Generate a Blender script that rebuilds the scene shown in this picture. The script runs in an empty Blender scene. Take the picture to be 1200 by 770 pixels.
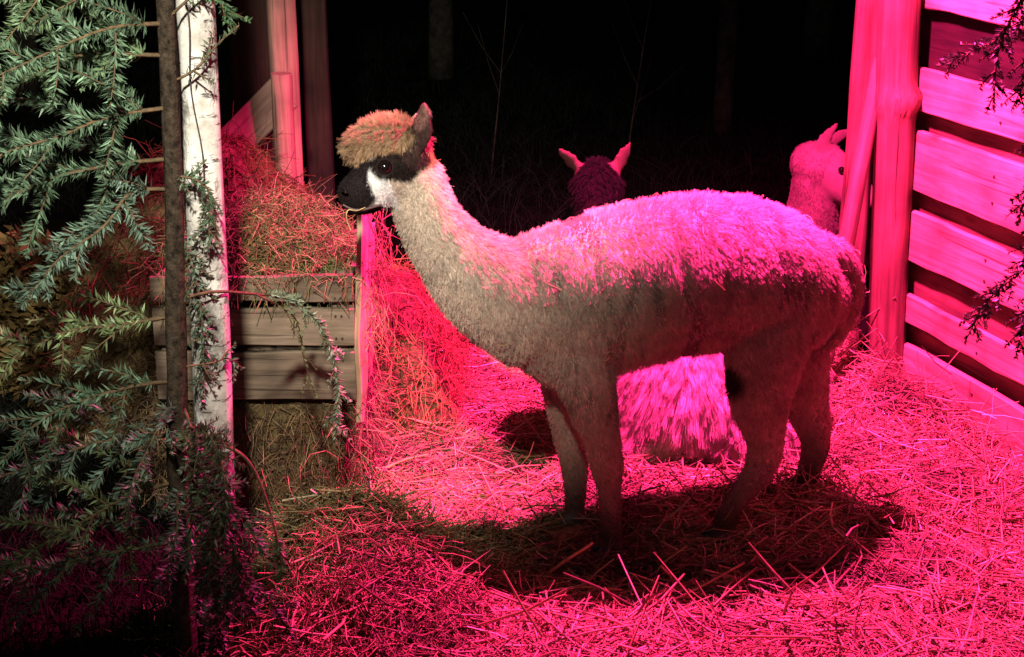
import bpy, bmesh, math
import numpy as np
from mathutils import Vector, Matrix, kdtree, noise as mnoise

# ------------------------------------------------------------------ camera, world, light
SC = bpy.context.scene
COL = SC.collection
R = math.radians
CAM_H, PITCH, FPX = 1.75, R(18.8), 1800.0

cam_d = bpy.data.cameras.new('camera')
cam_d.sensor_width = 36.0
cam_d.lens = FPX / 1200.0 * 36.0
cam_d.clip_end = 2000
cam = bpy.data.objects.new('camera', cam_d)
COL.objects.link(cam)
cam.location = (0, 0, CAM_H)
cam.rotation_euler = (math.pi / 2 - PITCH, 0, 0)
SC.camera = cam

world = bpy.data.worlds.new('World')
SC.world = world
world.use_nodes = True
wn, wl = world.node_tree.nodes, world.node_tree.links
sky = wn.new('ShaderNodeTexSky')
sky.sky_type = 'NISHITA'
sky.sun_disc = False
sky.sun_elevation = R(-4)
sky.sun_rotation = R(200)
wl.new(sky.outputs[0], wn['Background'].inputs[0])
wn['Background'].inputs[1].default_value = 1.2

SC.view_settings.view_transform = 'Standard'
SC.view_settings.look = 'None'
SC.view_settings.exposure = 0
SC.view_settings.gamma = 1
SC.view_settings.use_curve_mapping = False
SC.cycles.max_bounces = 6
SC.cycles.transparent_max_bounces = 4


def spot(name, loc, target, energy, col, angle, blend, radius):
    l = bpy.data.lights.new(name, 'SPOT')
    l.energy, l.color, l.spot_size, l.spot_blend, l.shadow_soft_size = energy, col, angle, blend, radius
    o = bpy.data.objects.new(name, l)
    COL.objects.link(o)
    o.location = loc
    o.rotation_euler = (Vector(target) - Vector(loc)).to_track_quat('-Z', 'Y').to_euler()
    return o


LAMP = Vector((0.52, 3.82, 2.10))                      # the heat lamp hung over the pen
spot('heat_lamp_light', LAMP, (LAMP.x + 0.30, LAMP.y + 0.12, 0), 2450, (1.0, 0.025, 0.265), R(138), 1.0, 0.05)
spot('yard_light', (-0.27, 0.66, 2.74), (-0.68, 3.0, 1.52), 1000, (1.0, 0.93, 0.79), R(46), 0.95, 0.06)

# ------------------------------------------------------------------ helpers
rng = np.random.default_rng(7)
SP, CP = math.sin(PITCH), math.cos(PITCH)


def ray(px, py):
    u, v = (px - 600) / FPX, (py - 385) / FPX
    return Vector((u, CP - v * SP, -SP - v * CP))


def at(px, py, Y):
    d = ray(px, py)
    t = Y / d.y
    return Vector((d.x * t, Y, CAM_H + d.z * t))


def gnd(px, py, z=0.0):
    d = ray(px, py)
    t = (z - CAM_H) / d.z
    return Vector((d.x * t, d.y * t, z))


def on_plane(px, py, p0, nrm):
    d = ray(px, py)
    o = Vector((0, 0, CAM_H))
    t = (p0 - o).dot(nrm) / d.dot(nrm)
    return o + d * t


def tag(o, label=None, cat=None, group=None, kind=None):
    for k, v in (('label', label), ('category', cat), ('group', group), ('kind', kind)):
        if v:
            o[k] = v
    return o


def empty(name, loc=(0, 0, 0)):
    o = bpy.data.objects.new(name, None)
    o.empty_display_size = 0.1
    COL.objects.link(o)
    o.location = loc
    return o


def obj(name, data, mat, parent=None, loc=None, M=None):
    """link one object; geometry in `data` is in world space unless loc / M place it"""
    o = bpy.data.objects.new(name, data)
    COL.objects.link(o)
    if mat is not None and len(data.materials) == 0:
        data.materials.append(mat)
    m = M if M is not None else Matrix.Translation(Vector(loc) if loc is not None else Vector((0, 0, 0)))
    if parent is not None:
        o.parent = parent
        off = Vector((0, 0, 0))
        p = parent
        pm = Matrix.Identity(4)
        while p is not None:
            pm = p.matrix_basis @ pm if p.matrix_basis != Matrix.Identity(4) else pm
            if p.matrix_basis == Matrix.Identity(4) and p.location.length > 0:
                pm = Matrix.Translation(p.location) @ pm
            p = p.parent
        m = pm.inverted() @ m
    o.matrix_basis = m
    return o


def mesh_np(name, V, faces_flat, loop_n, smooth=True, attrs=None):
    """mesh from numpy arrays; faces_flat flat vertex indices, loop_n corners per face (constant)"""
    me = bpy.data.meshes.new(name)
    nv, nl = len(V), len(faces_flat)
    nf = nl // loop_n
    me.vertices.add(nv)
    me.vertices.foreach_set('co', np.asarray(V, np.float32).ravel())
    me.loops.add(nl)
    me.loops.foreach_set('vertex_index', np.asarray(faces_flat, np.int32))
    me.polygons.add(nf)
    me.polygons.foreach_set('loop_start', np.arange(0, nl, loop_n, dtype=np.int32))
    me.polygons.foreach_set('loop_total', np.full(nf, loop_n, np.int32))
    if smooth:
        me.polygons.foreach_set('use_smooth', np.ones(nf, bool))
    if attrs:
        for k, a in attrs.items():
            at_ = me.color_attributes.new(k, 'FLOAT_COLOR', 'POINT')
            c = np.ones((nv, 4), np.float32)
            c[:, :3] = a
            at_.data.foreach_set('color', c.ravel())
    me.update()
    me.validate()
    return me


def norm(a):
    return a / np.maximum(np.linalg.norm(a, axis=-1, keepdims=True), 1e-9)


def strand_mesh(name, P, rad, col, sides=3, flat=1.0, smooth=True):
    """N strands: P (N,K,3) spines, rad (N,K) radii, col (N,3). flat squashes one cross axis"""
    N, K, _ = P.shape
    T = norm(np.gradient(P, axis=1))
    ref = norm(rng.normal(size=(N, 1, 3)))
    A = norm(np.cross(T, np.broadcast_to(ref, T.shape)))
    B = np.cross(T, A)
    ang = np.arange(sides) * 2 * math.pi / sides
    V = (P[:, :, None, :] + rad[:, :, None, None] *
         (np.cos(ang)[None, None, :, None] * A[:, :, None, :] + flat * np.sin(ang)[None, None, :, None] * B[:, :, None, :]))
    V = V.reshape(-1, 3)
    base = (np.arange(N) * K * sides)[:, None, None]
    k = np.arange(K - 1)[None, :, None] * sides
    s = np.arange(sides)[None, None, :]
    s2 = (s + 1) % sides
    q = np.stack([base + k + s, base + k + s2, base + k + sides + s2, base + k + sides + s], axis=-1)
    c = np.repeat(col, K * sides, axis=0)
    return mesh_np(name, V, q.reshape(-1), 4, smooth, {'tint': c})


def ribbon_needles(name, base, tip, side, width, col):
    """flat pointed needles: diamonds slightly folded"""
    n = len(base)
    mid = base * 0.62 + tip * 0.38
    V = np.empty((n, 4, 3))
    V[:, 0], V[:, 1], V[:, 2], V[:, 3] = base, mid + side * width[:, None], tip, mid - side * width[:, None]
    idx = np.arange(n)[:, None] * 4 + np.array([0, 1, 2, 3])[None]
    return mesh_np(name, V.reshape(-1, 3), idx.reshape(-1), 4, False, {'tint': np.repeat(col, 4, axis=0)})


def sample_mesh(me, n, keep=None):
    me.calc_loop_triangles()
    nt = len(me.loop_triangles)
    tri = np.empty(nt * 3, np.int32)
    me.loop_triangles.foreach_get('vertices', tri)
    tri = tri.reshape(-1, 3)
    co = np.empty(len(me.vertices) * 3, np.float32)
    me.vertices.foreach_get('co', co)
    co = co.reshape(-1, 3).astype(float)
    nm = np.empty(len(me.vertices) * 3, np.float32)
    me.vertices.foreach_get('normal', nm)
    nm = nm.reshape(-1, 3).astype(float)
    a, b, c = co[tri[:, 0]], co[tri[:, 1]], co[tri[:, 2]]
    ar = np.linalg.norm(np.cross(b - a, c - a), axis=1)
    if keep is not None:
        ar = ar * keep((a + b + c) / 3)
    pick = rng.choice(nt, n, p=ar / ar.sum())
    u, v = rng.random(n), rng.random(n)
    f = u + v > 1
    u[f], v[f] = 1 - u[f], 1 - v[f]
    w = 1 - u - v
    P = w[:, None] * a[pick] + u[:, None] * b[pick] + v[:, None] * c[pick]
    Nn = norm(w[:, None] * nm[tri[pick, 0]] + u[:, None] * nm[tri[pick, 1]] + v[:, None] * nm[tri[pick, 2]])
    return P, Nn


_lat = rng.random((64, 64))


def vnoise(x, y):
    x, y = np.asarray(x, float), np.asarray(y, float)
    xi, yi = np.floor(x).astype(int), np.floor(y).astype(int)
    fx, fy = x - xi, y - yi
    fx, fy = fx * fx * (3 - 2 * fx), fy * fy * (3 - 2 * fy)
    g = lambda i, j: _lat[i % 64, j % 64]
    return ((g(xi, yi) * (1 - fx) + g(xi + 1, yi) * fx) * (1 - fy) + (g(xi, yi + 1) * (1 - fx) + g(xi + 1, yi + 1) * fx) * fy) * 2 - 1


# ------------------------------------------------------------------ materials
def new_mat(name):
    m = bpy.data.materials.new(name)
    m.use_nodes = True
    nt = m.node_tree
    return m, nt, nt.nodes['Principled BSDF']


def mat_tint(name, rough=0.8, noise_scale=30, amount=0.35, spec=0.15, transl=0.0, sheen=0.0):
    """colour from the 'tint' attribute, broken up by noise"""
    m, nt, b = new_mat(name)
    at_ = nt.nodes.new('ShaderNodeAttribute')
    at_.attribute_name = 'tint'
    tc = nt.nodes.new('ShaderNodeTexCoord')
    nz = nt.nodes.new('ShaderNodeTexNoise')
    nz.inputs['Scale'].default_value = noise_scale
    nz.inputs['Detail'].default_value = 3
    nt.links.new(tc.outputs['Object'], nz.inputs['Vector'])
    mr = nt.nodes.new('ShaderNodeMapRange')
    mr.inputs['From Min'].default_value = 0.3
    mr.inputs['From Max'].default_value = 0.7
    mr.inputs['To Min'].default_value = 1 - amount
    mr.inputs['To Max'].default_value = 1 + amount * 0.6
    nt.links.new(nz.outputs[0], mr.inputs['Value'])
    vm = nt.nodes.new('ShaderNodeVectorMath')
    vm.operation = 'SCALE'
    nt.links.new(at_.outputs['Color'], vm.inputs[0])
    nt.links.new(mr.outputs[0], vm.inputs['Scale'])
    nt.links.new(vm.outputs[0], b.inputs['Base Color'])
    b.inputs['Roughness'].default_value = rough
    b.inputs['Specular IOR Level'].default_value = spec
    if sheen:
        b.inputs['Sheen Weight'].default_value = sheen
        b.inputs['Sheen Roughness'].default_value = 1.2
    if transl:
        out = nt.nodes['Material Output']
        tr = nt.nodes.new('ShaderNodeBsdfTranslucent')
        nt.links.new(vm.outputs[0], tr.inputs['Color'])
        mx = nt.nodes.new('ShaderNodeMixShader')
        mx.inputs[0].default_value = transl
        nt.links.new(b.outputs[0], mx.inputs[1])
        nt.links.new(tr.outputs[0], mx.inputs[2])
        nt.links.new(mx.outputs[0], out.inputs['Surface'])
    return m


def mat_wood(name, c1, c2, grain=(28, 28, 2.2), rough=0.75, bump=0.35, blotch=0.4, knots=True):
    """sawn or peeled wood, grain along the object's local Z"""
    m, nt, b = new_mat(name)
    N, L = nt.nodes, nt.links
    tc = N.new('ShaderNodeTexCoord')
    oi = N.new('ShaderNodeObjectInfo')
    add = N.new('ShaderNodeVectorMath')
    add.operation = 'ADD'
    sc_ = N.new('ShaderNodeVectorMath')
    sc_.operation = 'SCALE'
    sc_.inputs[0].default_value = (7.3, 3.1, 11.7)
    L.new(oi.outputs['Random'], sc_.inputs['Scale'])
    L.new(tc.outputs['Object'], add.inputs[0])
    L.new(sc_.outputs[0], add.inputs[1])
    mp = N.new('ShaderNodeMapping')
    mp.inputs['Scale'].default_value = grain
    L.new(add.outputs[0], mp.inputs['Vector'])
    nz = N.new('ShaderNodeTexNoise')
    nz.inputs['Scale'].default_value = 1.6
    nz.inputs['Detail'].default_value = 7
    nz.inputs['Roughness'].default_value = 0.65
    nz.inputs['Distortion'].default_value = 0.6
    L.new(mp.outputs[0], nz.inputs['Vector'])
    bl = N.new('ShaderNodeTexNoise')
    bl.inputs['Scale'].default_value = 5.0
    bl.inputs['Detail'].default_value = 4
    L.new(add.outputs[0], bl.inputs['Vector'])
    cr = N.new('ShaderNodeValToRGB')
    cr.color_ramp.elements[0].position, cr.color_ramp.elements[1].position = 0.32, 0.68
    cr.color_ramp.elements[0].color = (*c1, 1)
    cr.color_ramp.elements[1].color = (*c2, 1)
    L.new(nz.outputs[0], cr.inputs[0])
    mr = N.new('ShaderNodeMapRange')
    mr.inputs['From Min'].default_value, mr.inputs['From Max'].default_value = 0.35, 0.65
    mr.inputs['To Min'].default_value, mr.inputs['To Max'].default_value = 1 - blotch, 1.1
    L.new(bl.outputs[0], mr.inputs['Value'])
    vm = N.new('ShaderNodeVectorMath')
    vm.operation = 'SCALE'
    L.new(cr.outputs[0], vm.inputs[0])
    L.new(mr.outputs[0], vm.inputs['Scale'])
    mp2 = N.new('ShaderNodeMapping')
    mp2.inputs['Scale'].default_value = (grain[0] * 2.2, grain[1] * 2.2, grain[2] * 0.9)
    L.new(add.outputs[0], mp2.inputs['Vector'])
    ck = N.new('ShaderNodeTexNoise')
    ck.inputs['Scale'].default_value = 1.3
    ck.inputs['Detail'].default_value = 3
    L.new(mp2.outputs[0], ck.inputs['Vector'])
    cm = N.new('ShaderNodeMapRange')
    cm.inputs['From Min'].default_value, cm.inputs['From Max'].default_value = 0.60, 0.70
    cm.inputs['To Min'].default_value, cm.inputs['To Max'].default_value = 1.0, 0.35
    L.new(ck.outputs[0], cm.inputs['Value'])
    vo = N.new('ShaderNodeTexVoronoi')
    vo.inputs['Scale'].default_value = 1.0
    mp3 = N.new('ShaderNodeMapping')
    mp3.inputs['Scale'].default_value = (9, 9, 3.5)
    L.new(add.outputs[0], mp3.inputs['Vector'])
    L.new(mp3.outputs[0], vo.inputs['Vector'])
    km = N.new('ShaderNodeMapRange')
    km.inputs['From Min'].default_value, km.inputs['From Max'].default_value = 0.06, 0.16
    km.inputs['To Min'].default_value, km.inputs['To Max'].default_value = 0.4, 1.0
    L.new(vo.outputs['Distance'], km.inputs['Value'])
    mul = N.new('ShaderNodeMath')
    mul.operation = 'MULTIPLY'
    L.new(cm.outputs[0], mul.inputs[0])
    L.new(km.outputs[0], mul.inputs[1])
    vm2 = N.new('ShaderNodeVectorMath')
    vm2.operation = 'SCALE'
    L.new(vm.outputs[0], vm2.inputs[0])
    L.new(mul.outputs[0], vm2.inputs['Scale'])
    L.new(vm2.outputs[0], b.inputs['Base Color'])
    bp = N.new('ShaderNodeBump')
    bp.inputs['Strength'].default_value = bump
    bp.inputs['Distance'].default_value = 0.006
    L.new(nz.outputs[0], bp.inputs['Height'])
    L.new(bp.outputs[0], b.inputs['Normal'])
    b.inputs['Roughness'].default_value = rough
    b.inputs['Specular IOR Level'].default_value = 0.2
    return m


def mat_noise(name, c1, c2, scale=8, rough=0.9, bump=0.5, dist=0.02, spec=0.1):
    m, nt, b = new_mat(name)
    N, L = nt.nodes, nt.links
    tc = N.new('ShaderNodeTexCoord')
    nz = N.new('ShaderNodeTexNoise')
    nz.inputs['Scale'].default_value = scale
    nz.inputs['Detail'].default_value = 8
    nz.inputs['Roughness'].default_value = 0.7
    L.new(tc.outputs['Object'], nz.inputs['Vector'])
    cr = N.new('ShaderNodeValToRGB')
    cr.color_ramp.elements[0].position, cr.color_ramp.elements[1].position = 0.35, 0.68
    cr.color_ramp.elements[0].color = (*c1, 1)
    cr.color_ramp.elements[1].color = (*c2, 1)
    L.new(nz.outputs[0], cr.inputs[0])
    L.new(cr.outputs[0], b.inputs['Base Color'])
    bp = N.new('ShaderNodeBump')
    bp.inputs['Strength'].default_value = bump
    bp.inputs['Distance'].default_value = dist
    L.new(nz.outputs[0], bp.inputs['Height'])
    L.new(bp.outputs[0], b.inputs['Normal'])
    b.inputs['Roughness'].default_value = rough
    b.inputs['Specular IOR Level'].default_value = spec
    return m


M_SOIL = mat_noise('soil', (0.004, 0.0035, 0.003), (0.014, 0.012, 0.010), 5, 1.0, 0.8, 0.04, 0.0)
M_STRAWBED = mat_noise('straw_bed', (0.12, 0.08, 0.04), (0.42, 0.32, 0.18), 60, 0.95, 1.0, 0.03)
M_STRAW = mat_tint('straw', 0.55, 60, 0.3, 0.3)
M_HAY = mat_tint('hay', 0.75, 40, 0.4, 0.15)
M_PLANK = mat_wood('sawn_plank', (0.28, 0.19, 0.115), (0.56, 0.43, 0.28), (26, 26, 1.3), 0.7, 0.5, 0.5)
M_PLANK_D = mat_wood('weathered_board', (0.10, 0.055, 0.038), (0.22, 0.13, 0.085), (24, 24, 1.5), 0.85, 0.4, 0.5)
M_POLE = mat_wood('peeled_pole', (0.11, 0.06, 0.038), (0.25, 0.155, 0.10), (30, 30, 1.4), 0.7, 0.5, 0.35)
M_POST = mat_wood('red_brown_post', (0.17, 0.085, 0.07), (0.34, 0.19, 0.15), (30, 30, 1.4), 0.7, 0.5, 0.35)
M_SHADE = mat_wood('shade_tone_board', (0.012, 0.007, 0.005), (0.035, 0.02, 0.014), (24, 24, 1.5), 0.9, 0.4, 0.5)  # shade put into the colour of boards the lamp would brighten
M_CRATE = mat_wood('crate_wood', (0.11, 0.08, 0.054), (0.26, 0.20, 0.145), (30, 30, 2.5), 0.85, 0.4, 0.55)
M_WHITE = mat_wood('whitewashed_wood', (0.34, 0.33, 0.29), (0.66, 0.65, 0.61), (30, 30, 2.2), 0.8, 0.7, 0.45)
def mat_birch():
    m, nt, b = new_mat('pale_birch_bark')
    N, L = nt.nodes, nt.links
    tc = N.new('ShaderNodeTexCoord')
    def nz(sc, det, scale):
        mp = N.new('ShaderNodeMapping')
        mp.inputs['Scale'].default_value = sc
        L.new(tc.outputs['Object'], mp.inputs['Vector'])
        n = N.new('ShaderNodeTexNoise')
        n.inputs['Scale'].default_value = scale
        n.inputs['Detail'].default_value = det
        n.inputs['Roughness'].default_value = 0.7
        L.new(mp.outputs[0], n.inputs['Vector'])
        return n
    base, marks, blot = nz((1, 1, 1), 6, 14), nz((14, 14, 60), 4, 1.2), nz((9, 9, 5), 5, 1.3)
    cr = N.new('ShaderNodeValToRGB')
    cr.color_ramp.elements[0].position, cr.color_ramp.elements[1].position = 0.35, 0.65
    cr.color_ramp.elements[0].color, cr.color_ramp.elements[1].color = (0.27, 0.255, 0.22, 1), (0.60, 0.585, 0.55, 1)
    L.new(base.outputs[0], cr.inputs[0])
    f = []
    for n, lo, hi, dark in ((marks, 0.60, 0.66, 0.25), (blot, 0.50, 0.64, 0.30)):
        mr = N.new('ShaderNodeMapRange')
        mr.inputs['From Min'].default_value, mr.inputs['From Max'].default_value = lo, hi
        mr.inputs['To Min'].default_value, mr.inputs['To Max'].default_value = 1.0, dark
        L.new(n.outputs[0], mr.inputs['Value'])
        f.append(mr)
    mul = N.new('ShaderNodeMath')
    mul.operation = 'MULTIPLY'
    L.new(f[0].outputs[0], mul.inputs[0])
    L.new(f[1].outputs[0], mul.inputs[1])
    vm = N.new('ShaderNodeVectorMath')
    vm.operation = 'SCALE'
    L.new(cr.outputs[0], vm.inputs[0])
    L.new(mul.outputs[0], vm.inputs['Scale'])
    L.new(vm.outputs[0], b.inputs['Base Color'])
    bp = N.new('ShaderNodeBump')
    bp.inputs['Strength'].default_value = 0.8
    bp.inputs['Distance'].default_value = 0.006
    L.new(mul.outputs[0], bp.inputs['Height'])
    L.new(bp.outputs[0], b.inputs['Normal'])
    b.inputs['Roughness'].default_value = 0.8
    b.inputs['Specular IOR Level'].default_value = 0.15
    return m


M_BIRCH = mat_birch()
M_BARK = mat_noise('fir_bark', (0.008, 0.006, 0.004), (0.075, 0.055, 0.038), 55, 0.95, 1.0, 0.01)
M_TWIG = mat_noise('fir_twig', (0.05, 0.035, 0.02), (0.15, 0.10, 0.055), 60, 0.9, 0.5, 0.004)
M_NEEDLE = mat_tint('fir_needle', 0.45, 12, 0.35, 0.35, 0.15)
M_COAT = mat_tint('alpaca_coat', 0.95, 26, 0.22, 0.03)
M_FLEECE = mat_tint('alpaca_fleece', 0.85, 22, 0.25, 0.1, 0.1)
M_LEAF = mat_tint('leaf', 0.7, 9, 0.4, 0.15, 0.15)
M_BGBARK = mat_noise('forest_bark', (0.010, 0.009, 0.007), (0.06, 0.052, 0.04), 14, 0.95, 0.8, 0.02)


def mat_plain(name, col, rough=0.5, metal=0.0, spec=0.5, emit=None, es=0):
    m, nt, b = new_mat(name)
    N, L = nt.nodes, nt.links
    nz = N.new('ShaderNodeTexNoise')
    nz.inputs['Scale'].default_value = 40
    mr = N.new('ShaderNodeMapRange')
    mr.inputs['To Min'].default_value, mr.inputs['To Max'].default_value = 0.85, 1.12
    L.new(nz.outputs[0], mr.inputs['Value'])
    vm = N.new('ShaderNodeVectorMath')
    vm.operation = 'SCALE'
    vm.inputs[0].default_value = col
    L.new(mr.outputs[0], vm.inputs['Scale'])
    L.new(vm.outputs[0], b.inputs['Base Color'])
    b.inputs['Roughness'].default_value = rough
    b.inputs['Metallic'].default_value = metal
    b.inputs['Specular IOR Level'].default_value = spec
    if emit:
        b.inputs['Emission Color'].default_value = (*emit, 1)
        b.inputs['Emission Strength'].default_value = es
    return m


M_EYE = mat_plain('eye', (0.006, 0.004, 0.004), 0.08, 0, 0.6)
M_HOOF = mat_plain('hoof', (0.05, 0.04, 0.035), 0.6)
M_ALU = mat_plain('lamp_aluminium', (0.6, 0.6, 0.6), 0.35, 0.9)
M_RUBBER = mat_plain('cable_rubber', (0.015, 0.015, 0.015), 0.6)
M_BULB = mat_plain('heat_bulb', (0.5, 0.02, 0.03), 0.2, 0, 0.5, (1, 0.03, 0.15), 30)
M_NAIL = mat_plain('nail_iron', (0.08, 0.06, 0.05), 0.6, 0.6)
M_TWINE = mat_plain('twine', (0.03, 0.028, 0.025), 0.8)


# ------------------------------------------------------------------ timber pieces (local Z along the grain)
def frame_z(p0, p1, xhint):
    z = (p1 - p0).normalized()
    x = (xhint - z * xhint.dot(z)).normalized()
    y = z.cross(x)
    M = Matrix.Identity(4)
    for i in range(3):
        M[i][0], M[i][1], M[i][2], M[i][3] = x[i], y[i], z[i], p0[i]
    return M


def board(name, p0, p1, width, thick, xhint, mat, parent, rough=0.004, seg=10, tip=1.0, tip_bottom=1.0):
    """sawn board from p0 to p1; width lies along xhint, edges wander a little and are chamfered"""
    L = (p1 - p0).length
    bm = bmesh.new()
    rings = []
    s = float(rng.random() * 50)
    for i in range(seg + 1):
        f = i / seg
        z = f * L
        k = (1 + (tip - 1) * max(0, (f - 0.6) / 0.4)) * (1 + (tip_bottom - 1) * max(0, (0.4 - f) / 0.4))
        j = [rough * float(vnoise(s + f * L * 9 + q * 7.3, s * 0.37 + q)) for q in range(3)]
        w, t = width / 2 * k, thick / 2
        c = min(0.004, t * 0.35)
        pts = [(-w + c, -t), (w - c, -t), (w, -t + c), (w, t - c), (w - c, t), (-w + c, t), (-w, t - c), (-w, -t + c)]
        rings.append([bm.verts.new((x + (j[0] if x > 0 else j[1]), y + j[2] * 0.5, z + (rough * 0.8 * float(vnoise(x * 90 + s, y * 50)) if i in (0, seg) else 0))) for x, y in pts])
    for a, b in zip(rings, rings[1:]):
        for i in range(8):
            bm.faces.new((a[i], a[(i + 1) % 8], b[(i + 1) % 8], b[i]))
    bm.faces.new(rings[0][::-1])
    bm.faces.new(rings[-1])
    me = bpy.data.meshes.new(name)
    bm.to_mesh(me)
    bm.free()
    return obj(name, me, mat, parent, M=frame_z(p0, p1, xhint))


def pole(name, p0, p1, r0, r1, mat, parent, sides=18, seg=16, wob=0.006, rough=0.04, square=0.0, bulge=None):
    """round pole with taper, lumps and a slight bow"""
    L = (p1 - p0).length
    s = float(rng.random() * 50)
    bm = bmesh.new()
    rings = []
    for i in range(seg + 1):
        f = i / seg
        r = r0 + (r1 - r0) * f
        cx, cy = wob * float(vnoise(s + f * 2.5, 1)), wob * float(vnoise(s + f * 2.5, 9))
        ring = []
        for k in range(sides):
            a = 2 * math.pi * k / sides
            rr = r * (1 + rough * float(vnoise(s + 3 * math.cos(a) + f * 2, 3 * math.sin(a) + f * L * 4)))
            if bulge:
                rr *= 1 + bulge[1] * math.exp(-((f * L - bulge[0]) / bulge[2]) ** 2) * (0.45 + 0.9 * float(vnoise(2.5 * math.cos(a) + 7, 2.5 * math.sin(a) + f * L * 18)))
            if square:
                rr *= 1 + square * (1 / max(abs(math.cos(a)), abs(math.sin(a))) - 1)
            ring.append(bm.verts.new((cx + rr * math.cos(a), cy + rr * math.sin(a), f * L)))
        rings.append(ring)
    for a, b in zip(rings, rings[1:]):
        for i in range(sides):
            bm.faces.new((a[i], a[(i + 1) % sides], b[(i + 1) % sides], b[i])).smooth = True
    bm.faces.new(rings[0][::-1])
    bm.faces.new(rings[-1])
    me = bpy.data.meshes.new(name)
    bm.to_mesh(me)
    bm.free()
    return obj(name, me, mat, parent, M=frame_z(p0, p1, Vector((1, 0.3, 0)) if abs((p1 - p0).normalized().x) < 0.9 else Vector((0, 1, 0))))


# ------------------------------------------------------------------ ground and bedding
def bed_h(x, y):
    x, y = np.asarray(x, float), np.asarray(y, float)
    h = 0.035 + 0.018 * vnoise(x * 3.1, y * 3.1) + 0.010 * vnoise(x * 9 + 5, y * 9) + 0.006 * vnoise(x * 25, y * 25 + 9)
    h = h + 0.26 * np.exp(-((x + 0.40) / 0.25) ** 2 - ((y - 3.14) / 0.25) ** 2) * (1 + 0.25 * vnoise(x * 7, y * 7 + 3))
    h = h + 0.02 * np.exp(-((x - 1.15) / 0.3) ** 2 - ((y - 4.45) / 0.35) ** 2)
    h = h + 0.03 * np.exp(-((x + 0.02) / 0.3) ** 2 - ((y - 2.75) / 0.3) ** 2)
    edge = np.clip((5.0 - y) / 0.25, 0, 1) * np.clip((x + 0.66 + 0.07 * vnoise(x * 5, y * 5)) / 0.16, 0, 1) * np.clip((y - 1.7) / 0.4, 0, 1)
    return (h + 0.02) * edge - 0.036


gm = mesh_np('ground', np.array([(-400, -400, -0.014), (400, -400, -0.014), (400, 400, -0.014), (-400, 400, -0.014)]), [0, 1, 2, 3], 4, False)
tag(obj('ground', gm, M_SOIL), 'dark bare soil around the straw-bedded pen at night', kind='structure')

nx, ny = 190, 190
gx, gy = np.meshgrid(np.linspace(-1.0, 1.75, nx), np.linspace(1.7, 5.0, ny), indexing='ij')
gz = bed_h(gx, gy)
ii = np.arange(nx * ny).reshape(nx, ny)
qf = np.stack([ii[:-1, :-1], ii[1:, :-1], ii[1:, 1:], ii[:-1, 1:]], -1).reshape(-1)
bed = mesh_np('floor', np.stack([gx, gy, gz], -1).reshape(-1, 3), qf, 4)
tag(obj('floor', bed, M_STRAWBED), 'packed straw bedding over the floor of the pen', kind='structure')


def sstep(x, a, b):
    t = np.clip((x - a) / (b - a), 0, 1)
    return t * t * (3 - 2 * t)


def wall_x(y):
    return 1.205 + (4.67 - y) * 0.3365


def scatter_straw(n, x0, x1, y0, y1, lmin, lmax, rmin, rmax, lift, stick):
    x, y = rng.uniform(x0, x1, n), rng.uniform(y0, y1, n)
    k = (x < wall_x(y) - 0.06) & ((x > -0.56 + 0.1 * rng.normal(size=n)) | (rng.random(n) < 0.06))
    x, y = x[k], y[k]
    for f in FEET:
        k = (np.hypot(x - f.x, y - f.y + 0.02) > 0.065) | (rng.random(len(x)) < 0.15)
        x, y = x[k], y[k]
    n = len(x)
    az = rng.uniform(0, 2 * math.pi, n)
    el = rng.normal(0.02, 0.16, n)
    up = rng.random(n) < stick
    el[up] = rng.uniform(0.25, 0.95, up.sum())
    L = lmin + (lmax - lmin) * rng.random(n) ** 2
    d = np.stack([np.cos(az) * np.cos(el), np.sin(az) * np.cos(el), np.sin(el)], -1)
    z = bed_h(x, y) + rng.exponential(lift, n)
    c = np.stack([x, y, z], -1)
    c[up, 2] += L[up] * 0.4 * np.sin(el[up])
    bend = norm(rng.normal(size=(n, 3))) * (L * 0.06)[:, None]
    P = np.stack([c - d * L[:, None] / 2, c + bend, c + d * L[:, None] / 2], 1)
    zmin = bed_h(P[:, :, 0], P[:, :, 1]) + 0.001
    P[:, :, 2] = np.maximum(P[:, :, 2], zmin)
    r = rng.uniform(rmin, rmax, n)
    rad = np.stack([r, r, r * 0.75], 1)
    v = rng.uniform(0.55, 1.15, n)[:, None]
    col = np.array([0.50, 0.37, 0.18])[None] * v
    g = rng.random(n) < 0.22
    col[g] = np.array([0.30, 0.26, 0.12]) * v[g]
    dk = rng.random(n) < 0.12
    col[dk] *= 0.45
    pl = rng.random(n) < 0.14
    col[pl] = np.array([0.70, 0.60, 0.40]) * v[pl]
    damp = sstep(vnoise(x * 4.3 + 2, y * 4.3) + 0.5 * vnoise(x * 11, y * 11), 0.15, 0.75)   # trodden, soiled patches
    col *= (1 - 0.62 * damp)[:, None]
    return P, rad, col


FEET = [gnd(716, 645), gnd(674, 631), gnd(848, 620), gnd(929, 614)]


def chaff(n):
    """short broken flakes trodden flat"""
    P, r, c = scatter_straw(n, -0.6, 1.7, 2.75, 4.95, 0.012, 0.045, 0.0016, 0.0030, 0.004, 0.02)
    return P, r, c * 1.1


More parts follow.
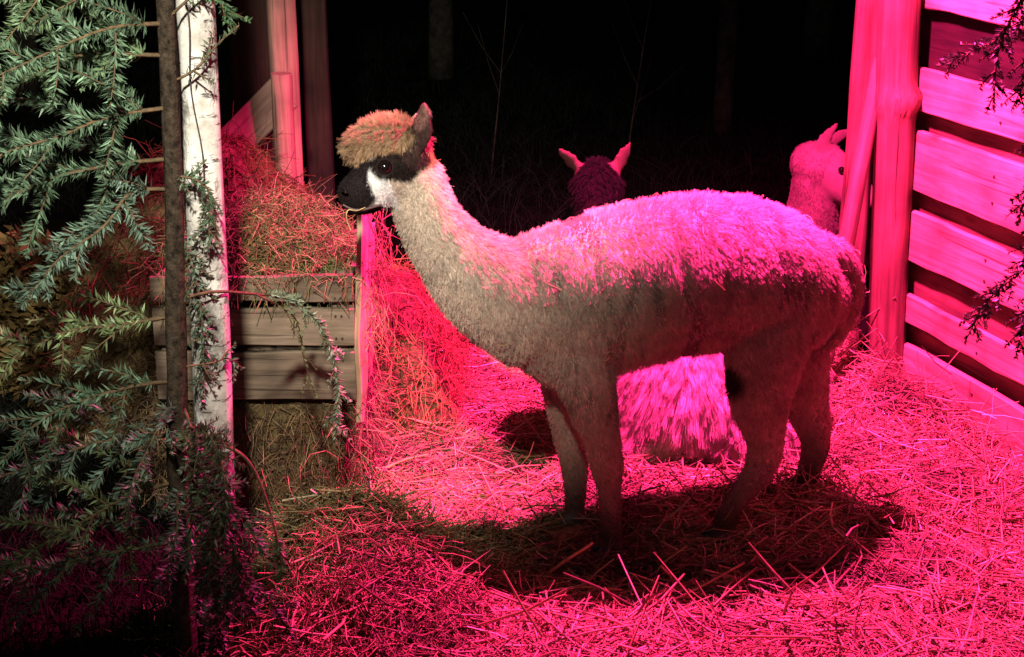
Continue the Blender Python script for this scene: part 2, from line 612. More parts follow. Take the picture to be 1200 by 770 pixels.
parts = [chaff(16000), scatter_straw(32000, -0.75, 1.75, 2.75, 4.95, 0.03, 0.14, 0.0009, 0.0021, 0.008, 0.06),
         scatter_straw(9000, -0.6, 1.7, 2.75, 4.9, 0.06, 0.2, 0.0018, 0.0036, 0.012, 0.06),
         scatter_straw(5000, 0.6, 1.6, 3.5, 4.9, 0.05, 0.2, 0.0013, 0.0028, 0.03, 0.22)]
big = scatter_straw(60, -0.05, 1.0, 2.85, 3.2, 0.16, 0.26, 0.003, 0.0048, 0.02, 0.35)
parts.append(big)
sm = strand_mesh('straw', np.concatenate([p[0] for p in parts]), np.concatenate([p[1] for p in parts]),
                 np.concatenate([p[2] for p in parts]), 3, 0.7, False)
tag(obj('straw', sm, M_STRAW), 'loose golden straw strewn thickly over the pen floor', 'straw', kind='stuff')


# ------------------------------------------------------------------ hay volumes: a shaped core and a coat of stalks
def hay_strands(P, Nn, lmin, lmax, rmin, rmax, cols, out=0.25, droop=0.5, K=4, curl=0.35):
    n = len(P)
    tan = norm(np.cross(Nn, rng.normal(size=(n, 3))))
    L = rng.uniform(lmin, lmax, n)
    d = norm(tan + Nn * rng.normal(out, 0.3, n)[:, None])
    pts = [P + Nn * rng.exponential(0.008, n)[:, None] - d * (L * 0.3)[:, None]]
    for k in range(1, K):
        d = norm(d + rng.normal(size=(n, 3)) * curl + np.array([0, 0, -droop * 0.35]))
        pts.append(pts[-1] + d * (L / (K - 1))[:, None])
    Q = np.stack(pts, 1)
    r = rng.uniform(rmin, rmax, n)
    rad = r[:, None] * np.linspace(1, 0.6, K)[None]
    cols = np.asarray(cols)
    c = cols[rng.integers(0, len(cols), n)] * rng.uniform(0.6, 1.2, n)[:, None]
    return Q, rad, c


HAYC = [(0.36, 0.27, 0.12), (0.30, 0.25, 0.10), (0.44, 0.34, 0.17), (0.22, 0.19, 0.08), (0.20, 0.13, 0.07)]
HAYG = [(0.15, 0.165, 0.055), (0.12, 0.14, 0.045), (0.20, 0.20, 0.08), (0.075, 0.09, 0.03), (0.26, 0.25, 0.11)]
M_HAYCORE = mat_noise('hay_core', (0.05, 0.035, 0.018), (0.22, 0.16, 0.07), 55, 0.95, 1.0, 0.02)


def height_core(name, x0, x1, y0, y1, f, z0, n=60):
    X, Y = np.meshgrid(np.linspace(x0, x1, n), np.linspace(y0, y1, n), indexing='ij')
    Z = z0 + f(X, Y)
    V = np.stack([X, Y, Z], -1).reshape(-1, 3)
    ii = np.arange(n * n).reshape(n, n)
    q = np.stack([ii[:-1, :-1], ii[1:, :-1], ii[1:, 1:], ii[:-1, 1:]], -1).reshape(-1)
    return mesh_np(name, V, q, 4)


def box_core(name, lo, hi, j=0.012, n=9):
    bm = bmesh.new()
    bmesh.ops.create_cube(bm, size=1)
    bmesh.ops.subdivide_edges(bm, edges=bm.edges[:], cuts=n, use_grid_fill=True)
    lo, hi = Vector(lo), Vector(hi)
    for v in bm.verts:
        c = Vector(((v.co.x + .5), (v.co.y + .5), (v.co.z + .5)))
        e = sum(abs(abs(q) - .5) < 1e-4 for q in v.co)
        p = Vector((lo[i] + c[i] * (hi[i] - lo[i]) for i in range(3)))
        if e > 1:
            p += ((lo + hi) / 2 - p) * 0.05
        p += Vector(mnoise.noise_vector(p * 14)) * j
        p.z = max(p.z, lo.z)
        v.co = p
    me = bpy.data.meshes.new(name)
    bm.to_mesh(me)
    bm.free()
    me.polygons.foreach_set('use_smooth', np.ones(len(me.polygons), bool))
    return me


def hay_thing(name, core, strands, label, cat, loc, mat_core=M_HAYCORE, mat=M_HAY, kind=None, group=None):
    root = empty(name, loc)
    tag(root, label, cat, group, kind)
    obj('packed_core', core, mat_core, root)
    Q, r, c = strands
    me = strand_mesh('stalks', Q, r, c, 3)
    s = obj('stalks', me, mat, root)
    s['kind'] = 'stuff'
    return root


def cat3(*a):
    return tuple(np.concatenate([q[i] for q in a]) for i in range(3))


# straw bale that carries the crate
bale = box_core('packed_core', (-0.93, 3.66, 0.0), (-0.40, 4.08, 0.315), 0.018)
P, Nn = sample_mesh(bale, 5200, lambda c: (c[:, 2] > 0.01) * 1.0)
hang = hay_strands(P, Nn, 0.06, 0.16, 0.0008, 0.0017, [(0.24, 0.16, 0.09), (0.16, 0.10, 0.06), (0.30, 0.20, 0.11), (0.10, 0.07, 0.045)], 0.35, 1.6)
hay_thing('straw_bale', bale, hang, 'shaggy straw bale standing under the slatted hay crate', 'straw bale', (-0.66, 3.87, 0))


# hay heap behind the crate
def heap_f(x, y):
    x, y = np.asarray(x, float), np.asarray(y, float)
    sx = np.clip((x + 1.35) / 0.35, 0, 1) * np.clip((-0.17 - x) / 0.16, 0, 1)
    sy = np.clip((y - 4.09) / 0.10, 0, 1) * np.clip((4.86 - y) / 0.3, 0, 1)
    sx, sy = np.sqrt(np.clip(sx, 0, 1)), np.sqrt(np.clip(sy, 0, 1))
    top = 0.42 + 0.38 * np.clip((-0.42 - x) / 0.35, 0, 1) + 0.06 * vnoise(x * 6, y * 6) + 0.03 * vnoise(x * 17, y * 17)
    return sx * sy * top


heap = height_core('packed_core', -1.35, -0.17, 4.08, 4.87, heap_f, 0.0, 70)
P, Nn = sample_mesh(heap, 11000, lambda c: (c[:, 2] > 0.005) * 1.0)
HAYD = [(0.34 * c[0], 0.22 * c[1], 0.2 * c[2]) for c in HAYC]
xg = np.clip((P[:, 0] + 0.62) / 0.2, 0, 1)            # lamplight put into the stalk colour: brighter towards the open end
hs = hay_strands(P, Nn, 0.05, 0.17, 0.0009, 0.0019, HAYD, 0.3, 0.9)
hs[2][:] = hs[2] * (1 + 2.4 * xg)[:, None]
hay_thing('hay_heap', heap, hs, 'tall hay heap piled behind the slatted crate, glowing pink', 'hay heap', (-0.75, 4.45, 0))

# ------------------------------------------------------------------ hay crate
CX0, CX1, CY0, CY1, CZ0, CZ1 = -0.885, -0.395, 3.65, 4.06, 0.325, 0.645
crate = empty('hay_crate', ((CX0 + CX1) / 2, (CY0 + CY1) / 2, CZ0))
tag(crate, 'weathered slatted wooden crate heaped with hay beside the birch post', 'crate')
hgt = (CZ1 - CZ0)
sl = [(0.0, 0.128), (0.142, 0.098), (0.254, 0.066)]
for z, w in sl:
    zc = CZ0 + z + w / 2
    for yy in (CY0 - 0.009, CY1 + 0.009):
        board('slat', Vector((CX0 - 0.012, yy, zc + rng.normal(0, .002))), Vector((CX1, yy, zc + rng.normal(0, .003))), w, 0.015, Vector((0, 0, 1)), M_CRATE, crate, 0.0035)
    for xx in (CX0 + 0.008, CX1 - 0.008):
        board('slat', Vector((xx, CY0 + 0.004, zc + 0.002)), Vector((xx, CY1 - 0.004, zc)), w, 0.015, Vector((0, 0, 1)), M_CRATE, crate, 0.003)
for xx in (CX0 + 0.036, CX1 - 0.036):
    for yy in (CY0 + 0.02, CY1 - 0.02):
        board('corner_post', Vector((xx, yy, CZ0 + 0.003)), Vector((xx, yy, CZ1 + 0.012)), 0.038, 0.032, Vector((1, 0, 0)), M_CRATE, crate, 0.002)
for k in range(4):
    yy = CY0 + 0.055 + k * 0.1
    board('floor_slat', Vector((CX0 + 0.02, yy, CZ0 + 0.012)), Vector((CX1 - 0.02, yy, CZ0 + 0.012)), 0.085, 0.014, Vector((0, 1, 0)), M_CRATE, crate, 0.003)
nail_me = None
for z, w in sl:
    for xx in (CX0 + 0.03, CX1 - 0.03, CX1 - 0.045):
        for dz in (-0.3, 0.3):
            if nail_me is None:
                bm = bmesh.new()
                bmesh.ops.create_cone(bm, cap_ends=True, segments=8, radius1=0.0032, radius2=0.0026, depth=0.003)
                nail_me = bpy.data.meshes.new('nail')
                bm.to_mesh(nail_me)
                bm.free()
            obj('nail', nail_me, M_NAIL, crate, M=Matrix.Translation((xx, CY0 - 0.018, CZ0 + z + w / 2 + dz * w)) @ Matrix.Rotation(R(90), 4, 'X'))
# tall splintered board nailed to the crate's end, facing the lamp
board('end_board', Vector((CX1 + 0.006, CY0 + 0.012, 0.25)), Vector((CX1 + 0.028, CY0 + 0.05, 0.80)), 0.07, 0.016, Vector((0.25, 1, 0)), M_PLANK, crate, 0.006, 12, 1.0, 0.25)
board('end_board', Vector((CX1 + 0.014, CY0 + 0.14, 0.33)), Vector((CX1 + 0.030, CY0 + 0.15, 0.73)), 0.08, 0.016, Vector((0.15, 1, 0)), M_PLANK, crate, 0.008, 12, 0.8, 0.5)


def crate_hay_f(x, y):
    u = (x - (CX0 + CX1) / 2) / 0.21
    v = (y - (CY0 + CY1) / 2) / 0.17
    return 0.145 * np.clip(1 - np.abs(u + 0.05) ** 2.4, 0, 1) ** 0.6 * np.clip(1 - np.abs(v) ** 3, 0, 1) ** 0.6 + 0.03 * vnoise(x * 12, y * 12)


hc = height_core('packed_core', CX0 + 0.02, CX1 - 0.02, CY0 + 0.02, CY1 - 0.02, crate_hay_f, CZ1 - 0.03, 40)
P, Nn = sample_mesh(hc, 5200)
s1 = hay_strands(P, Nn, 0.05, 0.16, 0.0008, 0.0017, HAYG, 0.3, 0.8, 5, 0.45)
ne = 170                                               # wisps hanging over the rim
Pe = np.stack([rng.uniform(CX0 + 0.02, CX1, ne), rng.uniform(CY0 - 0.035, CY0 + 0.03, ne), CZ1 + rng.uniform(-0.01, 0.03, ne)], -1)
s1 = cat3(s1, hay_strands(Pe, np.tile(np.array([0, -0.8, 0.6]), (ne, 1)), 0.05, 0.13, 0.0008, 0.0016, HAYG, 0.2, 2.2, 5, 0.4))
Pe = np.stack([np.full(200, CX1 + 0.03) + rng.uniform(0, 0.02, 200), rng.uniform(CY0, CY1, 200), rng.uniform(CZ0 + 0.1, CZ1 + 0.12, 200)], -1)
s1 = cat3(s1, hay_strands(Pe, np.tile(np.array([1.0, -0.2, 0.3]), (200, 1)), 0.06, 0.16, 0.0008, 0.0016, HAYC, 0.2, 2.4, 5, 0.4))
hay_thing('hay', hc, s1, 'loose greenish hay heaped in the slatted crate', 'hay', ((CX0 + CX1) / 2, (CY0 + CY1) / 2, CZ1 - 0.03), kind='stuff')

# hay on the foreground mound (curlier, browner stalks)
xs, ys = rng.normal(-0.42, 0.24, 7000), rng.normal(3.1, 0.22, 7000)
k = (xs > -0.85)
xs, ys = xs[k], ys[k]
P = np.stack([xs, ys, bed_h(xs, ys)], -1)
e = 0.01
Nn = norm(np.stack([-(bed_h(xs + e, ys) - bed_h(xs - e, ys)) / (2 * e), -(bed_h(xs, ys + e) - bed_h(xs, ys - e)) / (2 * e), np.ones_like(xs)], -1))
Q, r_, c_ = hay_strands(P, Nn, 0.04, 0.14, 0.0009, 0.0018, HAYC, 0.35, 0.7, 5, 0.5)
tag(obj('curly_hay', strand_mesh('curly_hay', Q, r_, c_, 3), M_HAY), 'tangled brownish hay mounded on the floor beside the birch post', 'hay', kind='stuff')

# ------------------------------------------------------------------ pen timber, right side
WN = Vector((0.948, 0.319, 0)).normalized()            # wall normal, pointing away from the pen
WP = Vector((1.26, 4.62, 0))
WD = Vector((0.319, -0.948, 0))                        # along the wall towards the camera


def wall_z(py):
    return on_plane(1058, py, WP, WN).z


wall = empty('plank_wall', WP)
tag(wall, 'pale horizontal plank wall with dark gaps beside the round post', 'wall')
edges = [(-62, 4), (73, 122), (145, 217), (242, 300), (341, 374), (399, 452)]
for a, b in edges:
    z1, z0 = wall_z(a), max(wall_z(b), -0.005)
    zc, w = (z0 + z1) / 2, z1 - z0
    st = on_plane(1056, (a + max(b, a + 2)) / 2, WP, WN)
    st.z = zc
    board('plank', st, st + WD * 2.3 + Vector((0, 0, rng.normal(0, .004))), w, 0.024, Vector((0, 0, 1)), M_PLANK, wall, 0.0045, 40)
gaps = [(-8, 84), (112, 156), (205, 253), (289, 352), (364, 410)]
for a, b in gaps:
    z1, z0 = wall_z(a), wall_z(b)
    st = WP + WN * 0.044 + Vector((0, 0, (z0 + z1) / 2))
    board('back_board', st - WD * 0.16, st + WD * 2.3, z1 - z0, 0.02, Vector((0, 0, 1)), M_SHADE if a < 0 else M_PLANK_D, wall, 0.003, 16)  # board in the top gap is coloured as if shaded
for d in (0.35, 1.5, 2.15):
    st = WP + WN * 0.082 + WD * d
    board('batten', st + Vector((0, 0, 0.0)), st + Vector((0, 0, 1.55)), 0.06, 0.048, WD, M_PLANK_D, wall, 0.003, 8)

nb_ = nail_me
for a, b in edges:
    for d in (0.37, 1.5):
        for f in (0.3, 0.7):
            q = WP + WD * (d + 0.01 * f) - WN * 0.0125
            q.z = wall_z(a) * (1 - f) + max(wall_z(b), 0.01) * f
            obj('nail', nail_me, M_NAIL, wall, M=Matrix.Translation(q) @ (-WN).to_track_quat('Z', 'Y').to_matrix().to_4x4() @ Matrix.Scale(1.5, 4))

rp = empty('corner_post', gnd(1036, 440))
tag(rp, 'thick round peeled post at the end of the plank wall', 'post')
b0 = gnd(1036, 441)
pole('shaft', Vector((b0.x, b0.y, -0.05)), Vector((b0.x - 0.105, b0.y, 2.5)), 0.062, 0.056, M_POLE, rp, 32, 90, 0.010, 0.08, 0.0, (at(1038, 122, b0.y - 0.05).z + 0.05, 0.42, 0.03))
kz = at(1038, 122, b0.y - 0.05).z
bp_ = empty('backing_board', (b0.x - 0.06, b0.y + 0.12, 0))
tag(bp_, 'flat upright board just behind the round corner post', 'board')
x_ = at(1016, 60, b0.y + 0.10)
board('plank', Vector((x_.x, x_.y, 0)), Vector((x_.x, x_.y, 2.5)), 0.085, 0.03, Vector((1, 0.1, 0)), M_POLE, bp_, 0.004, 16)

br = empty('brace_pole', gnd(970, 455))
tag(br, 'slim round brace pole leaning against the round corner post', 'pole')
t1, t0 = at(1032, 70, b0.y + 0.058), at(990, 290, b0.y - 0.14)
ext = t0 + (t0 - t1) * (t0.z / (t1.z - t0.z))
pole('shaft', ext, t1, 0.028, 0.024, M_POLE, br, 14, 14, 0.004, 0.05)

# ------------------------------------------------------------------ pen timber, left back
LY = 4.9
lb = at(338, 190, LY)
lp = empty('back_post', (lb.x, LY, 0))
tag(lp, 'square upright post standing behind the hay heap', 'post')
pole('shaft', Vector((lb.x + 0.005, LY, -0.03)), Vector((lb.x - 0.012, LY, 2.5)), 0.046, 0.044, M_POST, lp, 20, 20, 0.003, 0.02, 0.75)
sk = empty('short_stake', (lb.x - 0.03, LY - 0.1, 0))
tag(sk, 'short round stake fixed against the square back post', 'stake')
s_top = at(329, 86, LY - 0.085)
pole('shaft', Vector((s_top.x, s_top.y, -0.02)), s_top, 0.036, 0.033, M_POST, sk, 14, 12, 0.003, 0.05)
bb = empty('sloping_board', at(285, 150, LY - 0.06))
tag(bb, 'wide board sloping up to the square back post', 'board')
q0, q1 = at(210, 232, LY - 0.05), at(333, 108, LY - 0.03)
board('plank', q0, q1, 0.115, 0.026, Vector((-0.7, 0.1, 0.7)), M_POST, bb, 0.004, 12)
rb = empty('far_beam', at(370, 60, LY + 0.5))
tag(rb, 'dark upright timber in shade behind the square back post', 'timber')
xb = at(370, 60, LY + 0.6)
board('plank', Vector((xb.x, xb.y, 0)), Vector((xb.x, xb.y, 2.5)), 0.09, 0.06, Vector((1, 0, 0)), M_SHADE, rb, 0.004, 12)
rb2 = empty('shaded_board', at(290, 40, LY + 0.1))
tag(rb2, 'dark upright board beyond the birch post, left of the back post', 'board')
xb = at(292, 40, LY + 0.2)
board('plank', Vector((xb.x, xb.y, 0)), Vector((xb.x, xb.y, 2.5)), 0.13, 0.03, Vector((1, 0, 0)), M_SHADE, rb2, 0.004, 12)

# overhead tie beam that carries the lamp
beam = empty('tie_beam', (0.2, 3.95, 2.5))
tag(beam, 'round overhead pole spanning the pen above the heat lamp', 'beam')
pole('shaft', Vector((lb.x, LY, 2.55)), Vector((1.95, 2.65, 2.55)), 0.05, 0.045, M_POLE, beam)

# ------------------------------------------------------------------ heat lamp (above the picture)
hl = empty('heat_lamp', (LAMP.x, LAMP.y, LAMP.z))
tag(hl, 'pink heat lamp in a metal shade hanging over the pen', 'lamp')


def lathe(name, prof, mat, parent, loc, seg=28):
    bm = bmesh.new()
    rings = [[bm.verts.new((r * math.cos(2 * math.pi * k / seg), r * math.sin(2 * math.pi * k / seg), z)) for k in range(seg)] for r, z in prof]
    for a, b in zip(rings, rings[1:]):
        for i in range(seg):
            bm.faces.new((a[i], a[(i + 1) % seg], b[(i + 1) % seg], b[i])).smooth = True
    me = bpy.data.meshes.new(name)
    bm.to_mesh(me)
    bm.free()
    return obj(name, me, mat, parent, loc=loc)


lathe('shade', [(0.145, 0.035), (0.14, 0.05), (0.11, 0.11), (0.06, 0.15), (0.03, 0.165), (0.028, 0.22), (0.001, 0.222)], M_ALU, hl, LAMP)
lathe('bulb', [(0.02, 0.15), (0.03, 0.12), (0.055, 0.09), (0.06, 0.075), (0.05, 0.065), (0.001, 0.062)], M_BULB, hl, LAMP)
lathe('cable', [(0.004, 0.2), (0.004, 0.40)], M_RUBBER, hl, LAMP, 8)

# ------------------------------------------------------------------ whitewashed post with the cut fir tied to it
wb = at(258, 640, 3.02)
wt = at(221, -60, 3.02)
wp = empty('birch_post', (wb.x, 3.02, 0))
tag(wp, 'pale mottled birch post standing behind the fir trunk', 'post')
dirp = (wt - wb).normalized()
pb = wb - dirp * ((wb.z + 0.05) / dirp.z)
pole('shaft', pb, wb + dirp * 2.0, 0.0405, 0.037, M_BIRCH, wp, 24, 60, 0.012, 0.09, 0.2)


def tube(name, pts, r, mat, parent, sides=5, tipr=None):
    P = np.array([list(p) for p in pts])[None]
    rad = np.linspace(r, tipr if tipr is not None else r, len(pts))[None]
    return obj(name, strand_mesh(name, P, rad, np.ones((1, 3)) * 0.5, sides), mat, parent)


tw = [at(214 + 24 * f + 3 * math.sin(f * 9), -20 + 235 * f, 2.965) for f in np.linspace(0, 1, 14)]
tube('twine', tw, 0.0016, M_TWINE, wp)


# ------------------------------------------------------------------ fir trees
def smooth_path(pts, n):
    pts = np.array([list(p) for p in pts], float)
    t = np.linspace(0, len(pts) - 1, n)
    out = []
    for q in t:
        i = min(int(q), len(pts) - 2)
        f = q - i
        p0, p1, p2, p3 = pts[max(i - 1, 0)], pts[i], pts[i + 1], pts[min(i + 2, len(pts) - 1)]
        out.append(0.5 * ((2 * p1) + (-p0 + p2) * f + (2 * p0 - 5 * p1 + 4 * p2 - p3) * f * f + (-p0 + 3 * p1 - 3 * p2 + p3) * f ** 3))
    return np.array(out)


def resample(path, step):
    seg = np.linalg.norm(np.diff(path, axis=0), axis=1)
    s = np.concatenate([[0], np.cumsum(seg)])
    n = max(2, int(s[-1] / step))
    q = np.linspace(0, s[-1], n)
    return np.stack([np.interp(q, s, path[:, i]) for i in range(3)], -1)


def needles_on(path, per_m, nl, nw, tint, bare=0.0, up=np.array([0, 0, 1.0])):
    L = np.linalg.norm(np.diff(path, axis=0), axis=1).sum()
    n = int(L * per_m)
    if n < 2:
        return None
    s = np.concatenate([[0], np.cumsum(np.linalg.norm(np.diff(path, axis=0), axis=1))])
    q = rng.uniform(bare * L, L, n)
    B = np.stack([np.interp(q, s, path[:, i]) for i in range(3)], -1)
    B2 = np.stack([np.interp(np.minimum(q + 0.01, L), s, path[:, i]) for i in range(3)], -1)
    B1 = np.stack([np.interp(np.maximum(q - 0.01, 0), s, path[:, i]) for i in range(3)], -1)
    T = norm(B2 - B1)
    S = norm(np.cross(T, up[None] + 1e-3))
    U = np.cross(S, T)
    phi = rng.choice([-1, 1], n) * rng.normal(68, 26, n) * math.pi / 180
    rad = np.cos(phi)[:, None] * U + np.sin(phi)[:, None] * S
    lean = rng.normal(54, 14, n) * math.pi / 180
    D = norm(T * np.cos(lean)[:, None] + rad * np.sin(lean)[:, None])
    taper = np.clip((L - q) / 0.03, 0.55, 1)
    ln = nl * rng.uniform(0.75, 1.15, n) * taper
    tip = B + D * ln[:, None]
    side = norm(np.cross(D, rad + 0.3 * rng.normal(size=(n, 3))))
    w = nw * rng.uniform(0.8, 1.2, n)
    col = np.array(tint)[None] * rng.uniform(0.65, 1.35, n)[:, None]
    pale = rng.random(n) < 0.16
    col[pale] = col[pale] * 1.5 + np.array([0.02, 0.03, 0.03])
    return B, tip, side, w, col


def fir_branch(name, path_pts, tree, r0=0.006, twig=0.16, gap=0.045, tint=(0.055, 0.105, 0.05), dens=1050, nl=0.029, sub=False, hang=0.15, bare=0.1, start=0.12, spray=(0.1, -0.9, 0.5)):
    spray = np.array(spray, float) + rng.normal(size=3) * 0.25
    path = resample(smooth_path(path_pts, 40), 0.012)
    L = np.linalg.norm(np.diff(path, axis=0), axis=1).sum()
    paths = [(path, r0, 0.0015)]
    n = len(path)
    i = int(n * start)
    side = 1
    step = max(1, int(gap / 0.012))
    while i < n - 3:
        T = norm(path[min(i + 2, n - 1)] - path[max(i - 2, 0)])
        S = norm(np.cross(T, spray) + 0.15 * rng.normal(size=3))
        f = i / n
        tl = twig * (1.05 - 0.75 * f) * rng.uniform(0.65, 1.2)
        a = R(rng.normal(52, 8))
        d = T * math.cos(a) + side * S * math.sin(a) + np.array([0, 0, rng.normal(-0.05, 0.1)])
        d = norm(d)
        m = max(4, int(tl / 0.012))
        p = [path[i]]
        for k in range(m):
            d = norm(d + T * 0.03 + np.array([0, 0, -hang * 0.12]) + rng.normal(size=3) * 0.02)
            p.append(p[-1] + d * 0.012)
            d = norm(d + rng.normal(size=3) * 0.03)
        p = np.array(p)
        paths.append((p, 0.0024, 0.001))
        if sub and tl > 0.09:
            for q in (0.38, 0.62):
                for sg in (-1, 1):
                    j = int(len(p) * q)
                    T2 = norm(p[min(j + 1, len(p) - 1)] - p[j - 1])
                    S2 = norm(np.cross(T2, spray))
                    d2 = norm(T2 * 0.62 + sg * S2 * 0.75)
                    sl_ = tl * rng.uniform(0.28, 0.45)
                    pp = np.array([p[j] + d2 * s_ - np.array([0, 0, 0.3 * hang * s_ * s_ / 0.1]) for s_ in np.linspace(0, sl_, 5)])
                    paths.append((pp, 0.0014, 0.0008))
        side = -side
        i += max(1, int(step * rng.uniform(0.7, 1.3)))
    # wood
    Vs, Fs, off = [], [], 0
    for p, ra, rb_ in paths:
        K = len(p)
        me_P, rr = p[None], np.linspace(ra, rb_, K)[None]
        T = norm(np.gradient(me_P, axis=1))
        A = norm(np.cross(T, np.broadcast_to(np.array([0.3, 0.2, 0.93]), T.shape)))
        Bv = np.cross(T, A)
        ang = np.arange(4) * math.pi / 2
        V = (me_P[:, :, None] + rr[:, :, None, None] * (np.cos(ang)[None, None, :, None] * A[:, :, None] + np.sin(ang)[None, None, :, None] * Bv[:, :, None])).reshape(-1, 3)
        k = np.arange(K - 1)[:, None] * 4
        s = np.arange(4)[None]
        F = np.stack([k + s, k + (s + 1) % 4, k + 4 + (s + 1) % 4, k + 4 + s], -1).reshape(-1) + off
        Vs.append(V)
        Fs.append(F)
        off += len(V)
    bo = obj(name, mesh_np(name, np.concatenate(Vs), np.concatenate(Fs), 4), M_TWIG, tree)
    N_ = [needles_on(p, dens, nl, 0.0026, tint, bare if i_ == 0 else 0.0, spray) for i_, (p, _, _) in enumerate(paths)]
    N_ = [q for q in N_ if q is not None]
    cc = [np.concatenate([q[i_] for q in N_]) for i_ in range(5)]
    no = obj('needles', ribbon_needles('needles', *cc), M_NEEDLE, bo)
    no['kind'] = 'stuff'
    return bo


fir = empty('fir_tree', (pb.x - 0.03, 2.94, 0))
tag(fir, 'young cut fir tree leaning on the birch post', 'fir tree')
tb, tt = at(219, 700, 2.93), at(190, 0, 2.93)
td = (tt - tb).normalized()
t_base = tb - td * (tb.z / td.z)
pole('trunk', t_base, t_base + td * 2.3, 0.025, 0.012, M_BARK, fir, 16, 90, 0.016, 0.22)


def trunk_at(z):
    return t_base + td * ((z - t_base.z) / td.z)


GREENS = [(0.11, 0.175, 0.09), (0.10, 0.165, 0.10), (0.14, 0.19, 0.085), (0.11, 0.175, 0.125)]


def auto_branch(z, az, L, rise=0.05, droop=0.25, twig=0.17, **kw):
    o = trunk_at(z)
    h = Vector((math.cos(az), math.sin(az), 0))
    pts = [o + h * (L * f) + Vector((0, 0, rise * f - droop * L * f * f)) for f in (0, 0.25, 0.5, 0.75, 1.0)]
    pts = [p + Vector(rng.normal(0, 0.008, 3)) for p in pts]
    pts[0] = o
    fir_branch('branch', pts, fir, 0.005, 1.2 * twig * L / 0.45, 0.062, GREENS[int(rng.integers(0, 4))], **kw)


# left-hand and forward branches, upper crown in the light
for z, az, L, rise, dr in [
        (1.44, 200, 0.46, 0.07, 0.25), (1.36, 224, 0.36, 0.04, 0.28), (1.30, 196, 0.34, 0.03, 0.30),
        (1.20, 216, 0.44, 0.03, 0.34), (1.10, 198, 0.48, 0.05, 0.42), (1.04, 228, 0.34, 0.0, 0.45),
        (1.52, 214, 0.32, 0.04, 0.2), (1.60, 235, 0.34, 0.05, 0.2), (1.75, 190, 0.36, 0.05, 0.2), (1.9, 215, 0.3, 0.05, 0.2), (1.8, 150, 0.3, 0.05, 0.2),
        (1.45, 158, 0.40, 0.05, 0.25)]:
    auto_branch(z, R(az), L, rise, dr)
# lower crown
for z, az, L, rise, dr in [
        (0.78, 200, 0.42, 0.05, 0.40), (0.64, 212, 0.50, 0.06, 0.5), (0.52, 188, 0.55, 0.06, 0.45),
        (0.42, 216, 0.52, 0.05, 0.5), (0.28, 196, 0.6, 0.05, 0.3),
        (0.58, 255, 0.24, 0.02, 0.7), (0.54, 300, 0.22, 0.03, 0.8), (0.46, 325, 0.24, 0.03, 0.8), (0.40, 275, 0.26, 0.02, 0.6), (0.33, 305, 0.28, 0.02, 0.5), (0.24, 330, 0.28, 0.02, 0.5)]:
    auto_branch(z, R(az), L, rise, dr, dens=620, nl=0.025)
# sprigs that cross the post to the right
fir_branch('branch', [at(208, 352, 2.93), at(250, 342, 2.95), at(300, 345, 3.1), at(345, 352, 3.25), at(382, 395, 3.33), at(396, 455, 3.36), at(392, 520, 3.36)],
           fir, 0.0035, 0.045, 0.05, (0.16, 0.19, 0.12), 620, 0.017, False, 0.9, 0.35, 0.45)
fir_branch('branch', [at(300, 345, 3.08), at(345, 372, 3.2), at(356, 420, 3.25), at(370, 465, 3.27)], fir, 0.002, 0.03, 0.07, (0.12, 0.12, 0.05), 180, 0.013, False, 0.9, 0.2, 0.3)
fir_branch('branch', [at(214, 430, 2.92), at(250, 425, 2.935), at(268, 420, 2.96), at(284, 432, 3.0)], fir, 0.0022, 0.03, 0.06, (0.06, 0.09, 0.05), 220, 0.016, False, 0.6, 0.2, 0.3)
fir_branch('branch', [at(222, 520, 2.92), at(262, 522, 2.93), at(296, 548, 2.97), at(322, 620, 3.0), at(331, 690, 3.0), at(322, 775, 2.98)],
           fir, 0.0045, 0.06, 0.05, (0.10, 0.13, 0.06), 620, 0.02, False, 0.9, 0.55, 0.6)
fir_branch('branch', [at(212, 470, 2.92), at(232, 530, 2.89), at(226, 600, 2.87), at(216, 680, 2.86)], fir, 0.004, 0.07, 0.05, (0.07, 0.10, 0.06), 600, 0.02, False, 0.9, 0.1, 0.1)
fir_branch('branch', [at(200, 205, 2.92), at(232, 212, 2.93), at(246, 232, 2.935), at(243, 300, 2.935)], fir, 0.003, 0.05, 0.035, (0.06, 0.10, 0.055), 560, 0.018, False, 0.9, 0.1, 0.1)
fir_branch('branch', [at(196, 98, 2.92), at(228, 82, 2.94), at(255, 52, 2.96), at(280, 30, 2.98)], fir, 0.003, 0.04, 0.05, (0.07, 0.09, 0.05), 260, 0.018, False, 0.3, 0.2, 0.3)
fir_branch('branch', [at(198, 20, 2.92), at(240, -14, 2.95), at(262, 2, 3.0), at(272, 38, 3.0)], fir, 0.003, 0.07, 0.04, (0.05, 0.10, 0.045), 700, 0.02, False, 0.5, 0.2, 0.3)
fir_branch('branch', [at(205, 255, 2.92), at(228, 320, 2.945), at(238, 400, 2.95), at(236, 470, 2.95)], fir, 0.0028, 0.03, 0.03, (0.06, 0.09, 0.055), 520, 0.017, False, 0.9, 0.05, 0.05)

